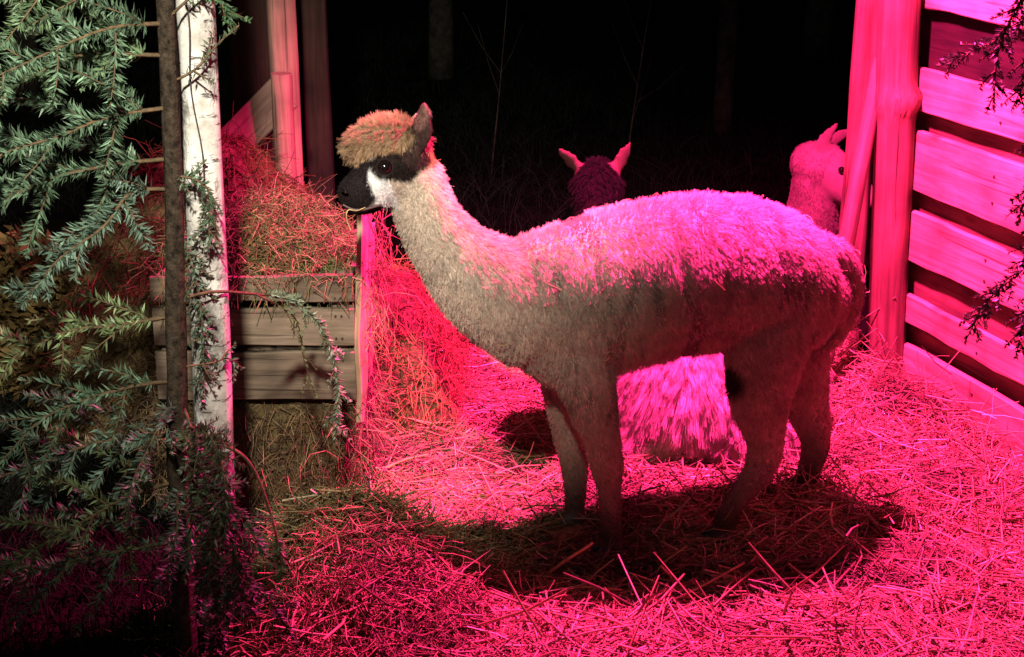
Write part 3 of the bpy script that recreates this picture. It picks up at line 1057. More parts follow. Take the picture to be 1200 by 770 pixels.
for pp in ([at(222, 500, 2.9), at(250, 516, 2.80), at(264, 570, 2.76), at(262, 640, 2.75)], [at(224, 540, 2.9), at(246, 560, 2.8), at(252, 620, 2.76), at(240, 700, 2.75)],
           [at(226, 580, 2.9), at(256, 600, 2.8), at(276, 650, 2.77), at(282, 720, 2.77)], [at(228, 620, 2.9), at(250, 650, 2.8), at(256, 720, 2.77), at(250, 790, 2.77)],
           [at(224, 515, 2.9), at(244, 528, 2.82), at(252, 556, 2.79), at(247, 600, 2.78)]):
    fir_branch('branch', pp, fir, 0.0035, 0.075, 0.028, (0.05, 0.055, 0.03), 760, 0.022, False, 0.9, 0.1, 0.12)

# second fir just outside the picture, whose branch ends hang before the plank wall
fir2 = empty('fir_tree', (1.5, 3.0, 0))
tag(fir2, 'dark fir tree whose branch ends hang before the plank wall', 'fir tree')
pole('trunk', Vector((1.50, 3.0, -0.02)), Vector((1.47, 3.0, 2.1)), 0.028, 0.012, M_BARK, fir2, 12, 30, 0.01, 0.1)
DK = (0.045, 0.075, 0.035)
for pts, tg in [
        ([Vector((1.49, 3.0, 1.30)), at(1235, 20, 3.2), at(1185, 40, 3.25), at(1135, 62, 3.28), at(1098, 78, 3.3)], 0.10),
        ([Vector((1.48, 3.0, 1.42)), at(1240, -40, 3.1), at(1200, -5, 3.15), at(1170, 60, 3.18), at(1165, 130, 3.2)], 0.09),
        ([Vector((1.49, 3.0, 1.2)), at(1230, 60, 3.1), at(1205, 90, 3.12), at(1185, 130, 3.12)], 0.08),
        ([Vector((1.50, 3.0, 0.86)), at(1240, 180, 3.1), at(1212, 210, 3.15), at(1192, 262, 3.18)], 0.06),
        ([Vector((1.50, 3.0, 0.78)), at(1235, 285, 3.1), at(1195, 320, 3.15), at(1158, 352, 3.18), at(1130, 402, 3.2)], 0.08),
        ([Vector((1.50, 3.0, 0.66)), at(1240, 330, 3.05), at(1205, 365, 3.1), at(1190, 420, 3.1)], 0.08)]:
    fir_branch('branch', pts, fir2, 0.005, tg, 0.035, DK, 520, 0.020, False, 0.6, 0.1, 0.2)

# ------------------------------------------------------------------ alpacas
def ring_loft(bm, rings, tent=0.0):
    """rings: (centre, u, a, w, b): ellipse centre + u*a*cos + w*b*sin; ends closed by rounded caps"""
    S = 20
    def ring(c, u, a, w, b):
        return [bm.verts.new(c + u * (a * math.cos(2 * math.pi * k / S)) + w * (b * (1 - tent * math.cos(2 * math.pi * k / S)) * math.sin(2 * math.pi * k / S))) for k in range(S)]
    R_ = [ring(*r) for r in rings]
    for p, q in zip(R_, R_[1:]):
        for i in range(S):
            bm.faces.new((p[i], p[(i + 1) % S], q[(i + 1) % S], q[i]))
    for end, other in ((0, 1), (-1, -2)):
        c, u, a, w, b = rings[end]
        out = (c - rings[other][0]).normalized()
        m = min(a, b)
        r2 = ring(c + out * m * 0.45, u, a * 0.72, w, b * 0.72)
        tip = bm.verts.new(c + out * m * 0.7)
        A, B = (R_[end], r2)
        for i in range(S):
            bm.faces.new((A[i], A[(i + 1) % S], B[(i + 1) % S], B[i]))
            bm.faces.new((B[i], B[(i + 1) % S], tip))


def chain(bm, pts, ra, lat, rb=None, sub=3):
    """limb: smooth path through pts, in-plane radius ra, sideways radius rb along lat"""
    rb = rb or ra
    n = (len(pts) - 1) * sub + 1
    P = smooth_path(pts, n)
    t = np.linspace(0, len(pts) - 1, n)
    a = np.interp(t, range(len(pts)), ra)
    b = np.interp(t, range(len(pts)), rb)
    T = norm(np.gradient(P, axis=0))
    rings = []
    for i in range(n):
        tg = Vector(T[i])
        w = (lat - tg * lat.dot(tg)).normalized()
        u = tg.cross(w)
        rings.append((Vector(P[i]), u, float(a[i]), w, float(b[i])))
    ring_loft(bm, rings)


def ear(bm, base, tip, face, width, thick):
    """upright spear-shaped ear: widest at 40 %, hollow towards `face`"""
    ax = (tip - base)
    L = ax.length
    ax.normalize()
    f = (face - ax * face.dot(ax)).normalized()
    s = ax.cross(f)
    rings = []
    for t, w in ((0, 0.62), (0.2, 0.9), (0.42, 1.0), (0.65, 0.8), (0.85, 0.45), (1.0, 0.16)):
        c = base + ax * (L * t) - f * (0.012 * math.sin(t * 2.2)) + s * 0
        rings.append((c, s, width * w, f, thick * (0.7 + 0.3 * w)))
    ring_loft(bm, rings)


def finish_body(bm, voxel, smooth_it):
    bmesh.ops.recalc_face_normals(bm, faces=bm.faces[:])
    me = bpy.data.meshes.new('raw')
    bm.to_mesh(me)
    bm.free()
    o = bpy.data.objects.new('raw', me)
    COL.objects.link(o)
    m = o.modifiers.new('r', 'REMESH')
    m.mode = 'VOXEL'
    m.voxel_size = voxel
    m2 = o.modifiers.new('s', 'SMOOTH')
    m2.factor = 0.5
    m2.iterations = smooth_it
    dg = bpy.context.evaluated_depsgraph_get()
    out = bpy.data.meshes.new_from_object(o.evaluated_get(dg))
    bpy.data.objects.remove(o)
    bpy.data.meshes.remove(me)
    out.polygons.foreach_set('use_smooth', np.ones(len(out.polygons), bool))
    return out


def set_tint(me, fn):
    co = np.empty(len(me.vertices) * 3, np.float32)
    me.vertices.foreach_get('co', co)
    co = co.reshape(-1, 3).astype(float)
    c = np.ones((len(co), 4), np.float32)
    c[:, :3] = fn(co)
    a = me.color_attributes.new('tint', 'FLOAT_COLOR', 'POINT')
    a.data.foreach_set('color', c.ravel())


def cap_dist(P, a, b):
    a, b = np.array(a), np.array(b)
    ab = b - a
    t = np.clip(((P - a) @ ab) / max(ab @ ab, 1e-9), 0, 1)
    return np.linalg.norm(P - (a + t[:, None] * ab), axis=1)


def blend(c, col, m):
    return c * (1 - m[:, None]) + np.array(col)[None] * m[:, None]


def sstep(x, a, b):
    t = np.clip((x - a) / (b - a), 0, 1)
    return t * t * (3 - 2 * t)


def fleece_curves(name, me, n, nlock, keep, length_fn, lie_fn, tint_fn, parent, r0=0.0011, clump=0.75, droop=0.5, K=5, gather=2.0):
    """wool locks: hairs rooted on the skin, gathered into nlock tapering locks"""
    P, Nn = sample_mesh(me, n, keep)
    C, Cn = sample_mesh(me, nlock, keep)
    kd = kdtree.KDTree(nlock)
    for i, c in enumerate(C):
        kd.insert(c, i)
    kd.balance()
    own = np.array([kd.find(p)[1] for p in P])
    lj = rng.uniform(0.75, 1.3, nlock)
    lie = lie_fn(C, Cn)
    dj = norm(lie + 0.22 * rng.normal(size=(nlock, 3)))
    Lj = length_fn(C) * lj
    tipj = C + dj * Lj[:, None] + np.array([0, 0, -1.0]) * (droop * Lj * 0.35)[:, None]
    d0 = norm(Nn * 0.9 + lie[own] * 0.6 + 0.25 * rng.normal(size=(n, 3)))
    Lh = Lj[own] * rng.uniform(0.7, 1.05, n)
    tip0 = P + d0 * Lh[:, None] + np.array([0, 0, -1.0]) * (droop * Lh * 0.35)[:, None]
    tipc = tipj[own] + rng.normal(size=(n, 3)) * 0.0025
    pts = []
    wav = rng.normal(size=(n, 3)) * 0.0012
    for k in range(K):
        t = k / (K - 1)
        q = P + (Nn * 0.55 * (t - t * t) + d0 * t * t * 0.3) * Lh[:, None]
        end = (1 - clump) * tip0 + clump * tipc
        q = q * (1 - t ** gather) + (P * (1 - t) + end * t) * t ** gather
        pts.append(q + wav * math.sin(k * 2.1) * (t > 0))
    Q = np.stack(pts, 1)
    cd = bpy.data.hair_curves.new(name)
    cd.add_curves([K] * n)
    cd.attributes['position'].data.foreach_set('vector', Q.astype(np.float32).ravel()) if 'position' in cd.attributes else cd.points.foreach_set('position', Q.astype(np.float32).ravel())
    ra = cd.attributes.get('radius') or cd.attributes.new('radius', 'FLOAT', 'POINT')
    rr = (r0 * rng.uniform(0.7, 1.3, n)[:, None] * np.linspace(1, 0.35, K)[None]).astype(np.float32)
    ra.data.foreach_set('value', rr.ravel())
    ta = cd.attributes.new('tint', 'FLOAT_COLOR', 'CURVE')
    c = np.ones((n, 4), np.float32)
    c[:, :3] = tint_fn(P) * (0.72 + 0.4 * rng.random(nlock))[own][:, None] * rng.uniform(0.85, 1.1, n)[:, None]
    ta.data.foreach_set('color', c.ravel())
    return obj(name, cd, M_FLEECE, parent)


def ball(name, c, r, mat, parent, squash=(1, 1, 1)):
    bm = bmesh.new()
    bmesh.ops.create_uvsphere(bm, u_segments=16, v_segments=10, radius=r)
    for v in bm.verts:
        v.co = Vector((v.co.x * squash[0], v.co.y * squash[1], v.co.z * squash[2]))
    for f in bm.faces:
        f.smooth = True
    me = bpy.data.meshes.new(name)
    bm.to_mesh(me)
    bm.free()
    return obj(name, me, mat, parent, loc=c)


def toe(name, c, fwd, parent, s=1.0):
    """one wedge-shaped toe with its nail"""
    bm = bmesh.new()
    bmesh.ops.create_uvsphere(bm, u_segments=14, v_segments=8, radius=1)
    side = Vector((-fwd.y, fwd.x, 0))
    for v in bm.verts:
        p = v.co
        k = 1 - 0.35 * max(0, p.x)
        v.co = fwd * (p.x * 0.036 * s) + side * (p.y * 0.015 * s * k) + Vector((0, 0, p.z * 0.024 * s * (1 - 0.35 * max(0, p.x)) if p.z > 0 else p.z * 0.012 * s))
    for f in bm.faces:
        f.smooth = True
    me = bpy.data.meshes.new(name)
    bm.to_mesh(me)
    bm.free()
    return obj(name, me, M_HOOF, parent, loc=c)


# ---- the standing alpaca
G0, G1 = gnd(690, 637), gnd(890, 613)
AX = (G1 - G0).normalized()                            # nose-to-tail axis on the ground
LAT = Vector((AX.y, -AX.x, 0)).normalized()            # towards the camera
if LAT.y > 0:
    LAT = -LAT


def bp(px, py, off=0.0):
    return on_plane(px, py, G0 + LAT * off, LAT)


PXM = 1 / 478.0
UP = Vector((0, 0, 1))
al = empty('alpaca', (G0 + G1) / 2)
tag(al, 'standing cream alpaca with fawn topknot and black muzzle', 'alpaca')
bm = bmesh.new()
tors = [(588, 305, 395, .075), (612, 284, 430, .112), (650, 270, 452, .140), (700, 253, 436, .160), (760, 240, 418, .175), (820, 233, 405, .180),
        (880, 236, 401, .178), (926, 252, 404, .160), (950, 272, 400, .132), (966, 304, 378, .09)]
rings = []
for px, t, b, w in tors:
    pt, pb_ = bp(px, t), bp(px, b)
    rings.append(((pt + pb_) / 2, UP, (pt - pb_).length / 2, LAT, w))
ring_loft(bm, rings)
# neck
chain(bm, [bp(484, 205), bp(498, 250), bp(528, 296), bp(572, 335), bp(625, 360)], [31 * PXM, 33 * PXM, 40 * PXM, 56 * PXM, 70 * PXM], LAT,
      [0.062, 0.066, 0.078, 0.10, 0.125])
# head: skull, cheeks, muzzle (turned a little to the camera)
chain(bm, [bp(487, 188, 0.0), bp(466, 190, 0.008), bp(448, 205, 0.018), bp(427, 221, 0.028), bp(409, 229, 0.036)],
      [26 * PXM, 31 * PXM, 29 * PXM, 23 * PXM, 17 * PXM], LAT, [0.052, 0.062, 0.055, 0.043, 0.034])
chain(bm, [bp(452, 222, 0.012), bp(430, 236, 0.024), bp(414, 241, 0.032)], [16 * PXM, 13 * PXM, 9 * PXM], LAT, [0.042, 0.036, 0.026])
# ears
ear(bm, bp(487, 176, 0.045), bp(494, 121, 0.058), Vector((-0.75, -0.65, 0)), 0.035, 0.012)
ear(bm, bp(478, 172, -0.05), bp(484, 132, -0.065), Vector((-0.8, 0.3, 0)), 0.024, 0.010)


def leg(ps, off, ra, rb):
    pts = [bp(x, y, o) for (x, y), o in zip(ps, off)]
    foot = pts[-1]
    chain(bm, pts, [r * PXM for r in ra], LAT, rb, 3)
    return foot


def at_h(px, off, z):
    p = bp(px, 600, off)
    return Vector((p.x, p.y, z))


def leg2(spec):
    """spec: (px x, px y, lateral offset, in-plane radius px, lateral radius m)"""
    pts = [bp(x, y, o) for x, y, o, _, _ in spec]
    chain(bm, pts, [s[3] * PXM for s in spec], LAT, [s[4] for s in spec], 3)
    return pts[-1]


feet = []
feet.append(leg2([(674, 395, .08, 40, .055), (690, 455, .094, 31, .050), (704, 508, .098, 20, .037), (711, 545, .098, 19, .035), (714, 575, .098, 13, .025), (716, 615, .098, 12, .024), (716, 641, .098, 15, .027)]))
feet.append(leg2([(660, 395, -.08, 36, .055), (664, 455, -.09, 27, .050), (669, 512, -.09, 19, .040), (673, 545, -.09, 16, .033), (674, 575, -.09, 13, .026), (674, 606, -.09, 12, .024), (674, 628, -.09, 14, .027)]))
feet.append(leg2([(908, 345, .075, 56, .080), (898, 405, .094, 48, .080), (890, 465, .10, 35, .058), (897, 515, .10, 22, .036), (891, 548, .10, 18, .033), (868, 580, .10, 12.5, .025), (853, 604, .10, 13, .025), (848, 618, .10, 15, .028)]))
feet.append(leg2([(925, 350, -.08, 46, .080), (934, 405, -.09, 38, .074), (942, 462, -.095, 30, .056), (955, 510, -.095, 19, .037), (952, 540, -.095, 15, .032), (937, 580, -.095, 12, .026), (932, 600, -.095, 12, .025), (929, 612, -.095, 14, .028)]))
# tail
chain(bm, [bp(958, 286), bp(986, 302), bp(996, 340), bp(986, 378), bp(964, 412)], [13 * PXM, 13 * PXM, 12 * PXM, 11 * PXM, 5 * PXM], LAT, [.03, .04, .04, .03, .015])
body = finish_body(bm, 0.0085, 5)

CREAM = np.array([0.62, 0.52, 0.42])
E_N = bp(452, 196, 0.062)                              # near eye
MZ0, MZ1 = np.array(bp(433, 214, 0.03)), np.array(bp(400, 232, 0.045))


def main_tint(P):
    c = np.tile(CREAM, (len(P), 1))
    n_ = vnoise(P[:, 0] * 7 + P[:, 2] * 3, P[:, 2] * 6)
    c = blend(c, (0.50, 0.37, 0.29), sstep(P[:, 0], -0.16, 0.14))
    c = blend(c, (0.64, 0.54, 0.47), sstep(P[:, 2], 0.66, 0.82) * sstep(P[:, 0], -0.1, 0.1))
    c *= (1 + 0.12 * n_)[:, None]
    # darker lower legs
    c = blend(c, (0.10, 0.068, 0.052), sstep(-P[:, 2], -0.26, -0.05))
    # fawn cap
    c = blend(c, (0.46, 0.24, 0.11), sstep(-cap_dist(P, bp(425, 178), bp(485, 165)), -0.085, -0.06))
    # pale cheek and stripe
    d = cap_dist(P, bp(436, 198, 0.06), bp(456, 246, 0.05))
    c = blend(c, (0.78, 0.77, 0.76), sstep(-d, -0.032, -0.022))
    # black muzzle
    d = cap_dist(P, MZ0 + np.array([-0.012, 0, 0.006]), MZ1)
    d2 = cap_dist(P, bp(434, 244, 0.03), bp(410, 243, 0.04))
    c = blend(c, (0.020, 0.014, 0.0145), np.maximum(sstep(-d, -0.058, -0.050), sstep(-d2, -0.034, -0.028)))
    c = blend(c, (0.78, 0.77, 0.76), sstep(-cap_dist(P, bp(437, 200, 0.075), bp(452, 236, 0.07)), -0.022, -0.015))
    # dark eye patches, both sides
    for sg in (1, -1):
        d = cap_dist(P, bp(450, 194, 0.065 * sg), bp(476, 196, 0.06 * sg))
        c = blend(c, (0.018, 0.012, 0.011), sstep(-d, -0.036, -0.026))
    # ears dark outside
    c = blend(c, (0.045, 0.025, 0.022), sstep(-cap_dist(P, bp(489, 178, 0.05), bp(491, 150, 0.055)), -0.045, -0.036))
    c = blend(c, (0.16, 0.08, 0.07), sstep(-cap_dist(P, bp(488, 142, 0.055), bp(492, 128, 0.055)), -0.028, -0.018))
    # dark groin patch on the near thigh
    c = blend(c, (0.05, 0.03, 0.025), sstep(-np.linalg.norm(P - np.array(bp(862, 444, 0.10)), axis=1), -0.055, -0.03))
    return c


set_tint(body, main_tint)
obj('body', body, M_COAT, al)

hd = np.array(bp(445, 205))


def parting(P):
    """0..1 where the fleece parts into vertical grooves"""
    u = P @ np.array(AX) + 0.02 * vnoise(P[:, 2] * 11, P[:, 0] * 5)
    n_ = vnoise(u * 34 + 3, P[:, 2] * 7 + P[:, 1] * 3) + 0.4 * vnoise(u * 80, P[:, 2] * 16)
    return sstep(n_, 0.30, 0.75) * sstep(P[:, 0], -0.1, 0.1) * sstep(P[:, 2], 0.3, 0.45)


def fleece_tint(P):
    return main_tint(P) * (1 - 0.5 * parting(P))[:, None]


def keep_main(P):
    k = np.ones(len(P))
    for e_ in (bp(451, 196, 0.062), bp(455, 192, -0.058)):
        k = np.where(np.linalg.norm(P - np.array(e_), axis=1) < 0.021, 0.0, k)
    k = np.where(P[:, 2] < 0.06, 0.0, k)
    face = cap_dist(P, bp(470, 205, 0.0), bp(405, 235, 0.03)) < 0.078
    return np.where(face, k * 2.2, k)


def len_main(P):
    L = (0.014 + 0.006 * sstep(P[:, 2], 0.62, 0.80)) * (1 - 0.45 * parting(P))
    neck = sstep(-P[:, 0], 0.02, 0.16)                 # towards the head
    L = L * (1 - neck) + 0.012 * neck
    low = sstep(-P[:, 2], -0.42, -0.26)
    L = L * (1 - low) + 0.007 * low
    low = sstep(-P[:, 2], -0.22, -0.12)
    L = L * (1 - low) + 0.004 * low
    hdm = sstep(-P[:, 0], 0.16, 0.26)
    L = L * (1 - hdm) + 0.006 * hdm
    face = sstep(-cap_dist(P, bp(470, 205, 0.0), bp(405, 235, 0.03)), -0.085, -0.07)
    L = L * (1 - face) + 0.0045 * face
    muz = sstep(-cap_dist(P, bp(425, 222, 0.03), bp(400, 235, 0.04)), -0.075, -0.055)
    L = L * (1 - muz) + 0.0025 * muz
    er = sstep(-cap_dist(P, bp(489, 168, 0.05), bp(494, 121, 0.058)), -0.05, -0.04)
    L = L * (1 - er) + 0.003 * er
    return L


AXn = np.array(AX)


def lie_main(C, Cn):
    down = np.array([0, 0, -1.0])[None] + 0.35 * AXn[None]
    tan = down - (down * Cn).sum(1)[:, None] * Cn
    return norm(Cn * 0.55 + tan * 0.9)


fleece_curves('fleece', body, 230000, 34000, keep_main, len_main, lie_main, fleece_tint, al, 0.0005, 0.6, 0.45)

Pb, Nb = sample_mesh(body, 60, lambda c: ((c[:, 2] > 0.55) & (c[:, 0] > -0.05)) * 1.0)
tb_ = norm(np.cross(Nb, rng.normal(size=(60, 3))))
lb_ = rng.uniform(0.012, 0.04, 60)[:, None]
Qb = np.stack([Pb + Nb * 0.018 - tb_ * lb_ / 2, Pb + Nb * 0.021, Pb + Nb * 0.017 + tb_ * lb_ / 2], 1)
sb_ = obj('caught_straw', strand_mesh('caught_straw', Qb, np.full((60, 3), 0.0011), np.tile(np.array([0.45, 0.33, 0.15]), (60, 1))), M_STRAW, al)
sb_['kind'] = 'stuff'

# topknot: fawn locks sweeping forward over the brow
bm = bmesh.new()
chain(bm, [bp(490, 166), bp(466, 157), bp(439, 161), bp(415, 174, 0.01)], [9 * PXM, 12 * PXM, 14 * PXM, 8 * PXM], LAT, [0.034, 0.050, 0.048, 0.026])
tk = finish_body(bm, 0.008, 3)
FAWN = np.array([0.46, 0.30, 0.18])
set_tint(tk, lambda P: np.tile(FAWN * 0.8, (len(P), 1)))
tko = obj('topknot', tk, M_COAT, al)
fw = -AXn


def lie_top(C, Cn):
    d = fw[None] * 0.5 + np.array([0, 0, -0.45])[None] + Cn * 0.75
    up = (C[:, 2] > bp(450, 150).z)
    d = d + up[:, None] * np.array([0.25, 0, 0.6])[None]
    return norm(d)


fleece_curves('topknot_locks', tk, 42000, 3600, None, lambda C: np.full(len(C), 0.016) * rng.uniform(0.5, 1.7, len(C)), lie_top, lambda P: np.tile(FAWN, (len(P), 1)) * (1 + 0.35 * vnoise(P[:, 0] * 40, P[:, 2] * 40))[:, None], tko, 0.00045, 0.62, 0.3)

ball('eye', bp(451, 196, 0.062), 0.0165, M_EYE, al)
ball('eye', bp(455, 192, -0.058), 0.0165, M_EYE, al)
for i, f in enumerate(feet):
    h = float(bed_h(f.x, f.y))
    for s in (-1, 1):
        toe('toe', Vector((f.x, f.y, max(h, 0) + 0.012)) - AX * 0.012 + LAT * (0.015 * s), (-AX + LAT * (0.12 * s)).normalized(), al)

# mouth line and nostril on the near side of the muzzle
M_LIP = mat_plain('lip', (0.10, 0.055, 0.06), 0.5)
lp_ = [bp(402, 240, 0.066), bp(412, 245, 0.070), bp(424, 246, 0.072), bp(436, 243, 0.070), bp(447, 240, 0.064)]
mo = obj('mouth', strand_mesh('mouth', smooth_path(lp_, 14)[None], np.full((1, 14), 0.0026), np.ones((1, 3)), 6), M_LIP, al)
no_ = [bp(400, 221, 0.066), bp(403, 225, 0.072), bp(408, 226, 0.074)]
obj('nostril', strand_mesh('nostril', smooth_path(no_, 8)[None], np.full((1, 8), 0.0028), np.ones((1, 3)), 6), M_EYE, al)

# straw stalk in its mouth
ms = [bp(428, 243, 0.075), bp(418, 247, 0.082), bp(408, 246, 0.09), bp(406, 256, 0.09), bp(411, 270, 0.088)]
tag(obj('hay_stalk', strand_mesh('hay_stalk', smooth_path(ms, 12)[None], np.full((1, 12), 0.0014), np.array([[0.6, 0.46, 0.2]]), 4), M_HAY),
    "thin hay stalk hanging from the standing alpaca's black mouth", 'hay stalk')


# ---- resting alpacas: legs folded under, neck raised
def resting(label, X, Y, face_dir, body_dir, col, face_col, head_c, neck_base, body_len, body_w, body_h, fl_len, nh, nlock, hs=1.0, ear_tips=None, inner=(0.55, 0.32, 0.28), r0=0.0008, ear_face=None, eyes=None, head_hair=0.014, ear_w=0.024):
    root = empty('alpaca', (X, Y, 0))
    tag(root, label, 'alpaca', None)
    bd = Vector(body_dir).normalized()
    lat = Vector((bd.y, -bd.x, 0))
    c0 = Vector((X, Y, 0))
    bm = bmesh.new()
    rings = []
    for t, k in ((-0.5, 0.45), (-0.4, 0.75), (-0.22, 0.95), (0.0, 1.0), (0.22, 0.98), (0.4, 0.8), (0.5, 0.5)):
        h = body_h * (0.62 + 0.38 * k)
        rings.append((c0 + bd * (body_len * t) + UP * (0.02 + h * 0.5), UP, h * 0.5, lat, body_w * k))
    ring_loft(bm, rings, 0.3)
    for s in (-1, 1):                                  # folded legs
        chain(bm, [c0 - bd * body_len * 0.3 + lat * s * body_w * 0.75 + UP * 0.12, c0 - bd * body_len * 0.05 + lat * s * body_w * 0.95 + UP * 0.09, c0 - bd * body_len * 0.32 + lat * s * body_w * 0.9 + UP * 0.05], [0.08, 0.05, 0.03], UP)
        chain(bm, [c0 + bd * body_len * 0.3 + lat * s * body_w * 0.6 + UP * 0.12, c0 + bd * body_len * 0.5 + lat * s * body_w * 0.6 + UP * 0.06, c0 + bd * body_len * 0.25 + lat * s * body_w * 0.75 + UP * 0.045], [0.06, 0.042, 0.03], UP)
    hc_, nb = Vector(head_c), Vector(neck_base)
    fd = Vector(face_dir).normalized()
    hl_ = Vector((fd.y, -fd.x, 0)).normalized()
    mid = (hc_ + nb) / 2 + bd * 0.03
    chain(bm, [nb, mid, hc_ - fd * 0.015 * hs - UP * 0.02], [0.10, 0.072 * hs, 0.058 * hs], hl_, [0.10, 0.07 * hs, 0.055 * hs])
    chain(bm, [hc_ - fd * 0.05 * hs + UP * 0.01, hc_ + UP * 0.012, hc_ + fd * 0.055 * hs - UP * 0.02 * hs, hc_ + fd * 0.12 * hs - UP * 0.045 * hs], [0.05 * hs, 0.064 * hs, 0.056 * hs, 0.034 * hs], hl_, [0.05 * hs, 0.062 * hs, 0.05 * hs, 0.034 * hs])
    tips = ear_tips or [hc_ + hl_ * s * 0.09 - fd * 0.03 + UP * 0.16 for s in (-1, 1)]
    bases = []
    for tp in tips:
        s = 1 if (tp - hc_).dot(hl_) > 0 else -1
        b_ = hc_ + hl_ * s * 0.045 * hs - fd * 0.02 + UP * 0.045 * hs
        bases.append(b_)
        ear(bm, b_, tp, Vector(ear_face) if ear_face else fd + hl_ * s * 0.4, ear_w, 0.009)
    me = finish_body(bm, 0.009, 4)
    C, F = np.array(col), np.array(face_col)
    hcn = np.array(hc_)

    def tint(P):
        c = np.tile(C, (len(P), 1)) * (1 + 0.1 * vnoise(P[:, 0] * 9, P[:, 2] * 9))[:, None]
        d = np.linalg.norm(P - hcn, axis=1)
        c = blend(c, F, sstep(-d, -0.34, -0.22))
        for b_, tp in zip(bases, tips):
            c = blend(c, inner, sstep(-cap_dist(P, b_.lerp(tp, 0.35), tp), -0.042, -0.032))
        return c
    set_tint(me, tint)
    obj('body', me, M_COAT, root)

    def keep(P):
        k = np.where(cap_dist(P, hcn + np.array(fd) * 0.06 * hs, hcn + np.array(fd) * 0.2 * hs) < (0.02 if hs < 1.2 else 0.075 * hs), 0.0, 1.0)
        for b_, tp in zip(bases, tips):
            k = np.where(cap_dist(P, b_.lerp(tp, 0.2), tp) < 0.04, 0.0, k)
        return np.where(P[:, 2] < 0.035, 0.0, k)

    def lie(Cc, Cn):
        down = np.array([0, 0, -1.0])[None]
        tan = down - (down * Cn).sum(1)[:, None] * Cn
        return norm(Cn * 0.5 + tan * 1.0)

    def flen(P):
        nk = sstep(P[:, 2], body_h * 0.95, body_h * 1.2)
        return fl_len * (1 - nk) + head_hair * nk
    fleece_curves('fleece', me, nh, nlock, keep, flen, lie, tint, root, r0, 0.58, 0.7)
    for e_ in eyes or ():
        ball('eye', e_, 0.012, M_EYE, root)
    for s in (-1, 1) if not eyes else ():
        ball('eye', hc_ + fd * 0.040 * hs + hl_ * s * 0.044 * hs + UP * 0.010 * hs, 0.013, M_EYE, root)
    return root


hcA = at(699, 224, 4.02)
resting('shaggy alpaca lying under the standing one, dark face and pricked ears', 0.555, 4.165, (-0.15, -1, -0.12), (-1, -0.12, 0), (0.70, 0.62, 0.52), (0.0035, 0.002, 0.002),
        hcA, (hcA.x + 0.02, 4.10, 0.34), 0.50, 0.29, 0.44, 0.06, 150000, 12000, 1.12,
        [at(652, 177, 4.03), at(741, 168, 4.03)], (0.045, 0.02, 0.02), 0.0005)
hcB = at(964, 199, 5.35)
nbB = at(925, 300, 5.5)
resting('pale alpaca resting behind the round corner post, only its head showing', 0.86, 5.62, (0.9, -0.35, -0.2), (0.9, -0.5, 0), (0.17, 0.125, 0.10), (0.22, 0.165, 0.135),
        hcB, nbB, 0.6, 0.20, 0.30, 0.02, 30000, 9000, 1.4,
        [at(984, 143, 5.33), at(1004, 150, 5.45)], (0.16, 0.11, 0.09), 0.0006, (0.2, -1, 0.1), [at(986, 199, 5.258)], 0.006, 0.028)

# ------------------------------------------------------------------ dark surroundings
def sapling(label, pts, r, name='sapling'):
    root = empty(name, (pts[0].x, pts[0].y, 0))
    tag(root, label, 'sapling', 'bare saplings beyond the pen')
    tube('stem', smooth_path(pts, 16), r, M_BGBARK, root, 6, r * 0.4)
    st = smooth_path(pts, 16)
    for k in range(4):
        i = int(rng.integers(6, 15))
        o = Vector(st[i])
        d = Vector((rng.normal(0, 1), rng.normal(0, .5), 0.9)).normalized()
        tube('twig', [o, o + d * 0.15, o + d * 0.3 + UP * 0.04], r * 0.4, M_BGBARK, root, 5, 0.001)
    return root


sapling('thin bare sapling behind the ears of the dark-faced alpaca', [gnd(735, 190), at(737, 170, 7.9), at(750, 80, 7.9), at(768, -30, 7.9)], 0.006)
sapling('thin bare sapling above the shoulders of the standing alpaca', [gnd(575, 215), at(578, 180, 7.2), at(585, 110, 7.2), at(596, -20, 7.2)], 0.005)


def trunk_tree(label, px, py, Y, r, bend=0.05):
    b = at(px, py, Y)
    root = empty('tree', (b.x, Y, 0))
    tag(root, label, 'tree', 'trees in the dark beyond the pen')
    pole('trunk', Vector((b.x, Y, -0.05)), Vector((b.x + bend, Y, 5.5)), r, r * 0.6, M_BGBARK, root, 14, 24, 0.05, 0.1)
    for k in range(6):
        z = rng.uniform(2.2, 5.2)
        a = rng.uniform(0, 6.28)
        d = Vector((math.cos(a), math.sin(a), 0.45))
        o = Vector((b.x + bend * z / 5.5, Y, z))
        tube('limb', [o, o + d * 0.5, o + d * 1.0 + UP * 0.2], r * 0.3, M_BGBARK, root, 6, 0.005)


trunk_tree('pale tree trunk in the dark above the standing alpaca', 848, 100, 8.6, 0.055)
trunk_tree('dim tree trunk in the dark behind the fawn topknot', 520, 60, 10.5, 0.09)
trunk_tree('dim tree trunk in the dark beside the round corner post', 955, 60, 11.5, 0.10)
trunk_tree('dim tree trunk in the dark far left beyond the fir tree', 40, 120, 10.0, 0.10)


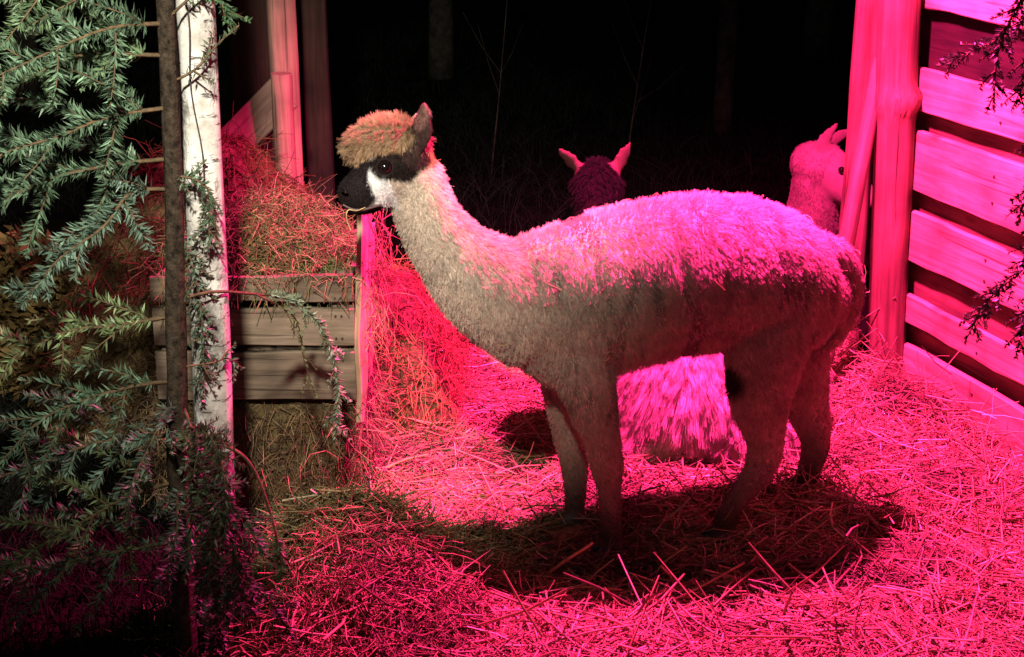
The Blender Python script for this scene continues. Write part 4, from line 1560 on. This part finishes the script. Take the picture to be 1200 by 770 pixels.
# low bush left behind the fir
def leafy_bush(label, c, rx, ry, rz, n, col, name='bush'):
    root = empty(name, (c[0], c[1], 0))
    tag(root, label, 'bush')
    d = norm(rng.normal(size=(n, 3)))
    d[:, 2] = np.abs(d[:, 2])
    rr = rng.uniform(0.55, 1.0, n) ** 0.6
    k = 1 + 0.22 * vnoise(d[:, 0] * 3 + c[0], d[:, 2] * 3 + d[:, 1] * 2)
    P = np.array([c[0], c[1], 0.02])[None] + d * (rr * k)[:, None] * np.array([rx, ry, rz])[None]
    D = norm(d + 0.9 * rng.normal(size=(n, 3)))
    ln = rng.uniform(0.02, 0.05, n)
    side = norm(np.cross(D, rng.normal(size=(n, 3))))
    cc = np.array(col)[None] * rng.uniform(0.5, 1.4, n)[:, None]
    f = obj('foliage', ribbon_needles('foliage', P, P + D * ln[:, None], side, ln * 0.22, cc), M_LEAF, root)
    f['kind'] = 'stuff'
    for q in range(7):
        e_ = norm(rng.normal(size=3))
        e_[2] = abs(e_[2]) + 0.4
        e_ = e_ * np.array([rx, ry, rz]) * 0.8
        o = Vector((c[0], c[1], 0))
        tube('stem', [o, o + Vector(e_) * 0.5 + UP * 0.03, o + Vector(e_)], 0.006, M_BGBARK, root, 5, 0.002)


bc = at(90, 470, 4.6)
leafy_bush('low rounded brown bush in the dark left of the crate', (bc.x, 4.6), 0.23, 0.22, 0.50, 9000, (0.13, 0.085, 0.03))


# weeds and leaf litter over the dark ground outside the pen
def weeds(n, x0, x1, y0, y1, hmin, hmax, cols, keep=None):
    x, y = rng.uniform(x0, x1, n), rng.uniform(y0, y1, n)
    cl = vnoise(x * 1.7 + 9, y * 1.7) + 0.5 * vnoise(x * 5, y * 5 + 4)
    k = cl > -0.25
    if keep is not None:
        k &= keep(x, y)
    x, y, cl = x[k], y[k], cl[k]
    n = len(x)
    h = rng.uniform(hmin, hmax, n) * (0.6 + 0.5 * np.clip(cl, 0, 1))
    d = rng.normal(size=(n, 2)) * 0.5
    P = np.zeros((n, 4, 3))
    for q, t in enumerate((0, 0.35, 0.7, 1.0)):
        P[:, q, 0] = x + d[:, 0] * h * t * t
        P[:, q, 1] = y + d[:, 1] * h * t * t
        P[:, q, 2] = -0.015 + h * (t - 0.25 * t * t)
    r = rng.uniform(0.0012, 0.0035, n)
    cols = np.array(cols)
    return P, r[:, None] * np.array([1, 0.9, 0.6, 0.15])[None], cols[rng.integers(0, len(cols), n)] * rng.uniform(0.5, 1.3, n)[:, None]


WC = [(0.008, 0.013, 0.008), (0.010, 0.012, 0.009), (0.006, 0.010, 0.006), (0.015, 0.018, 0.014)]
w1 = weeds(16000, -3.5, 3.5, 5.9, 12.5, 0.06, 0.30, WC)
w2 = weeds(9000, -1.9, -0.66, 2.0, 4.0, 0.03, 0.16, [(0.008, 0.010, 0.006), (0.010, 0.009, 0.006)])
w3 = weeds(5000, -3.0, -1.0, 4.0, 6.0, 0.05, 0.2, WC)
Q, r_, c_ = cat3(w1, w2, w3)
tag(obj('undergrowth', strand_mesh('undergrowth', Q, r_, c_, 3), M_LEAF), 'low dark weeds growing on the ground outside the pen', 'weeds', kind='stuff')
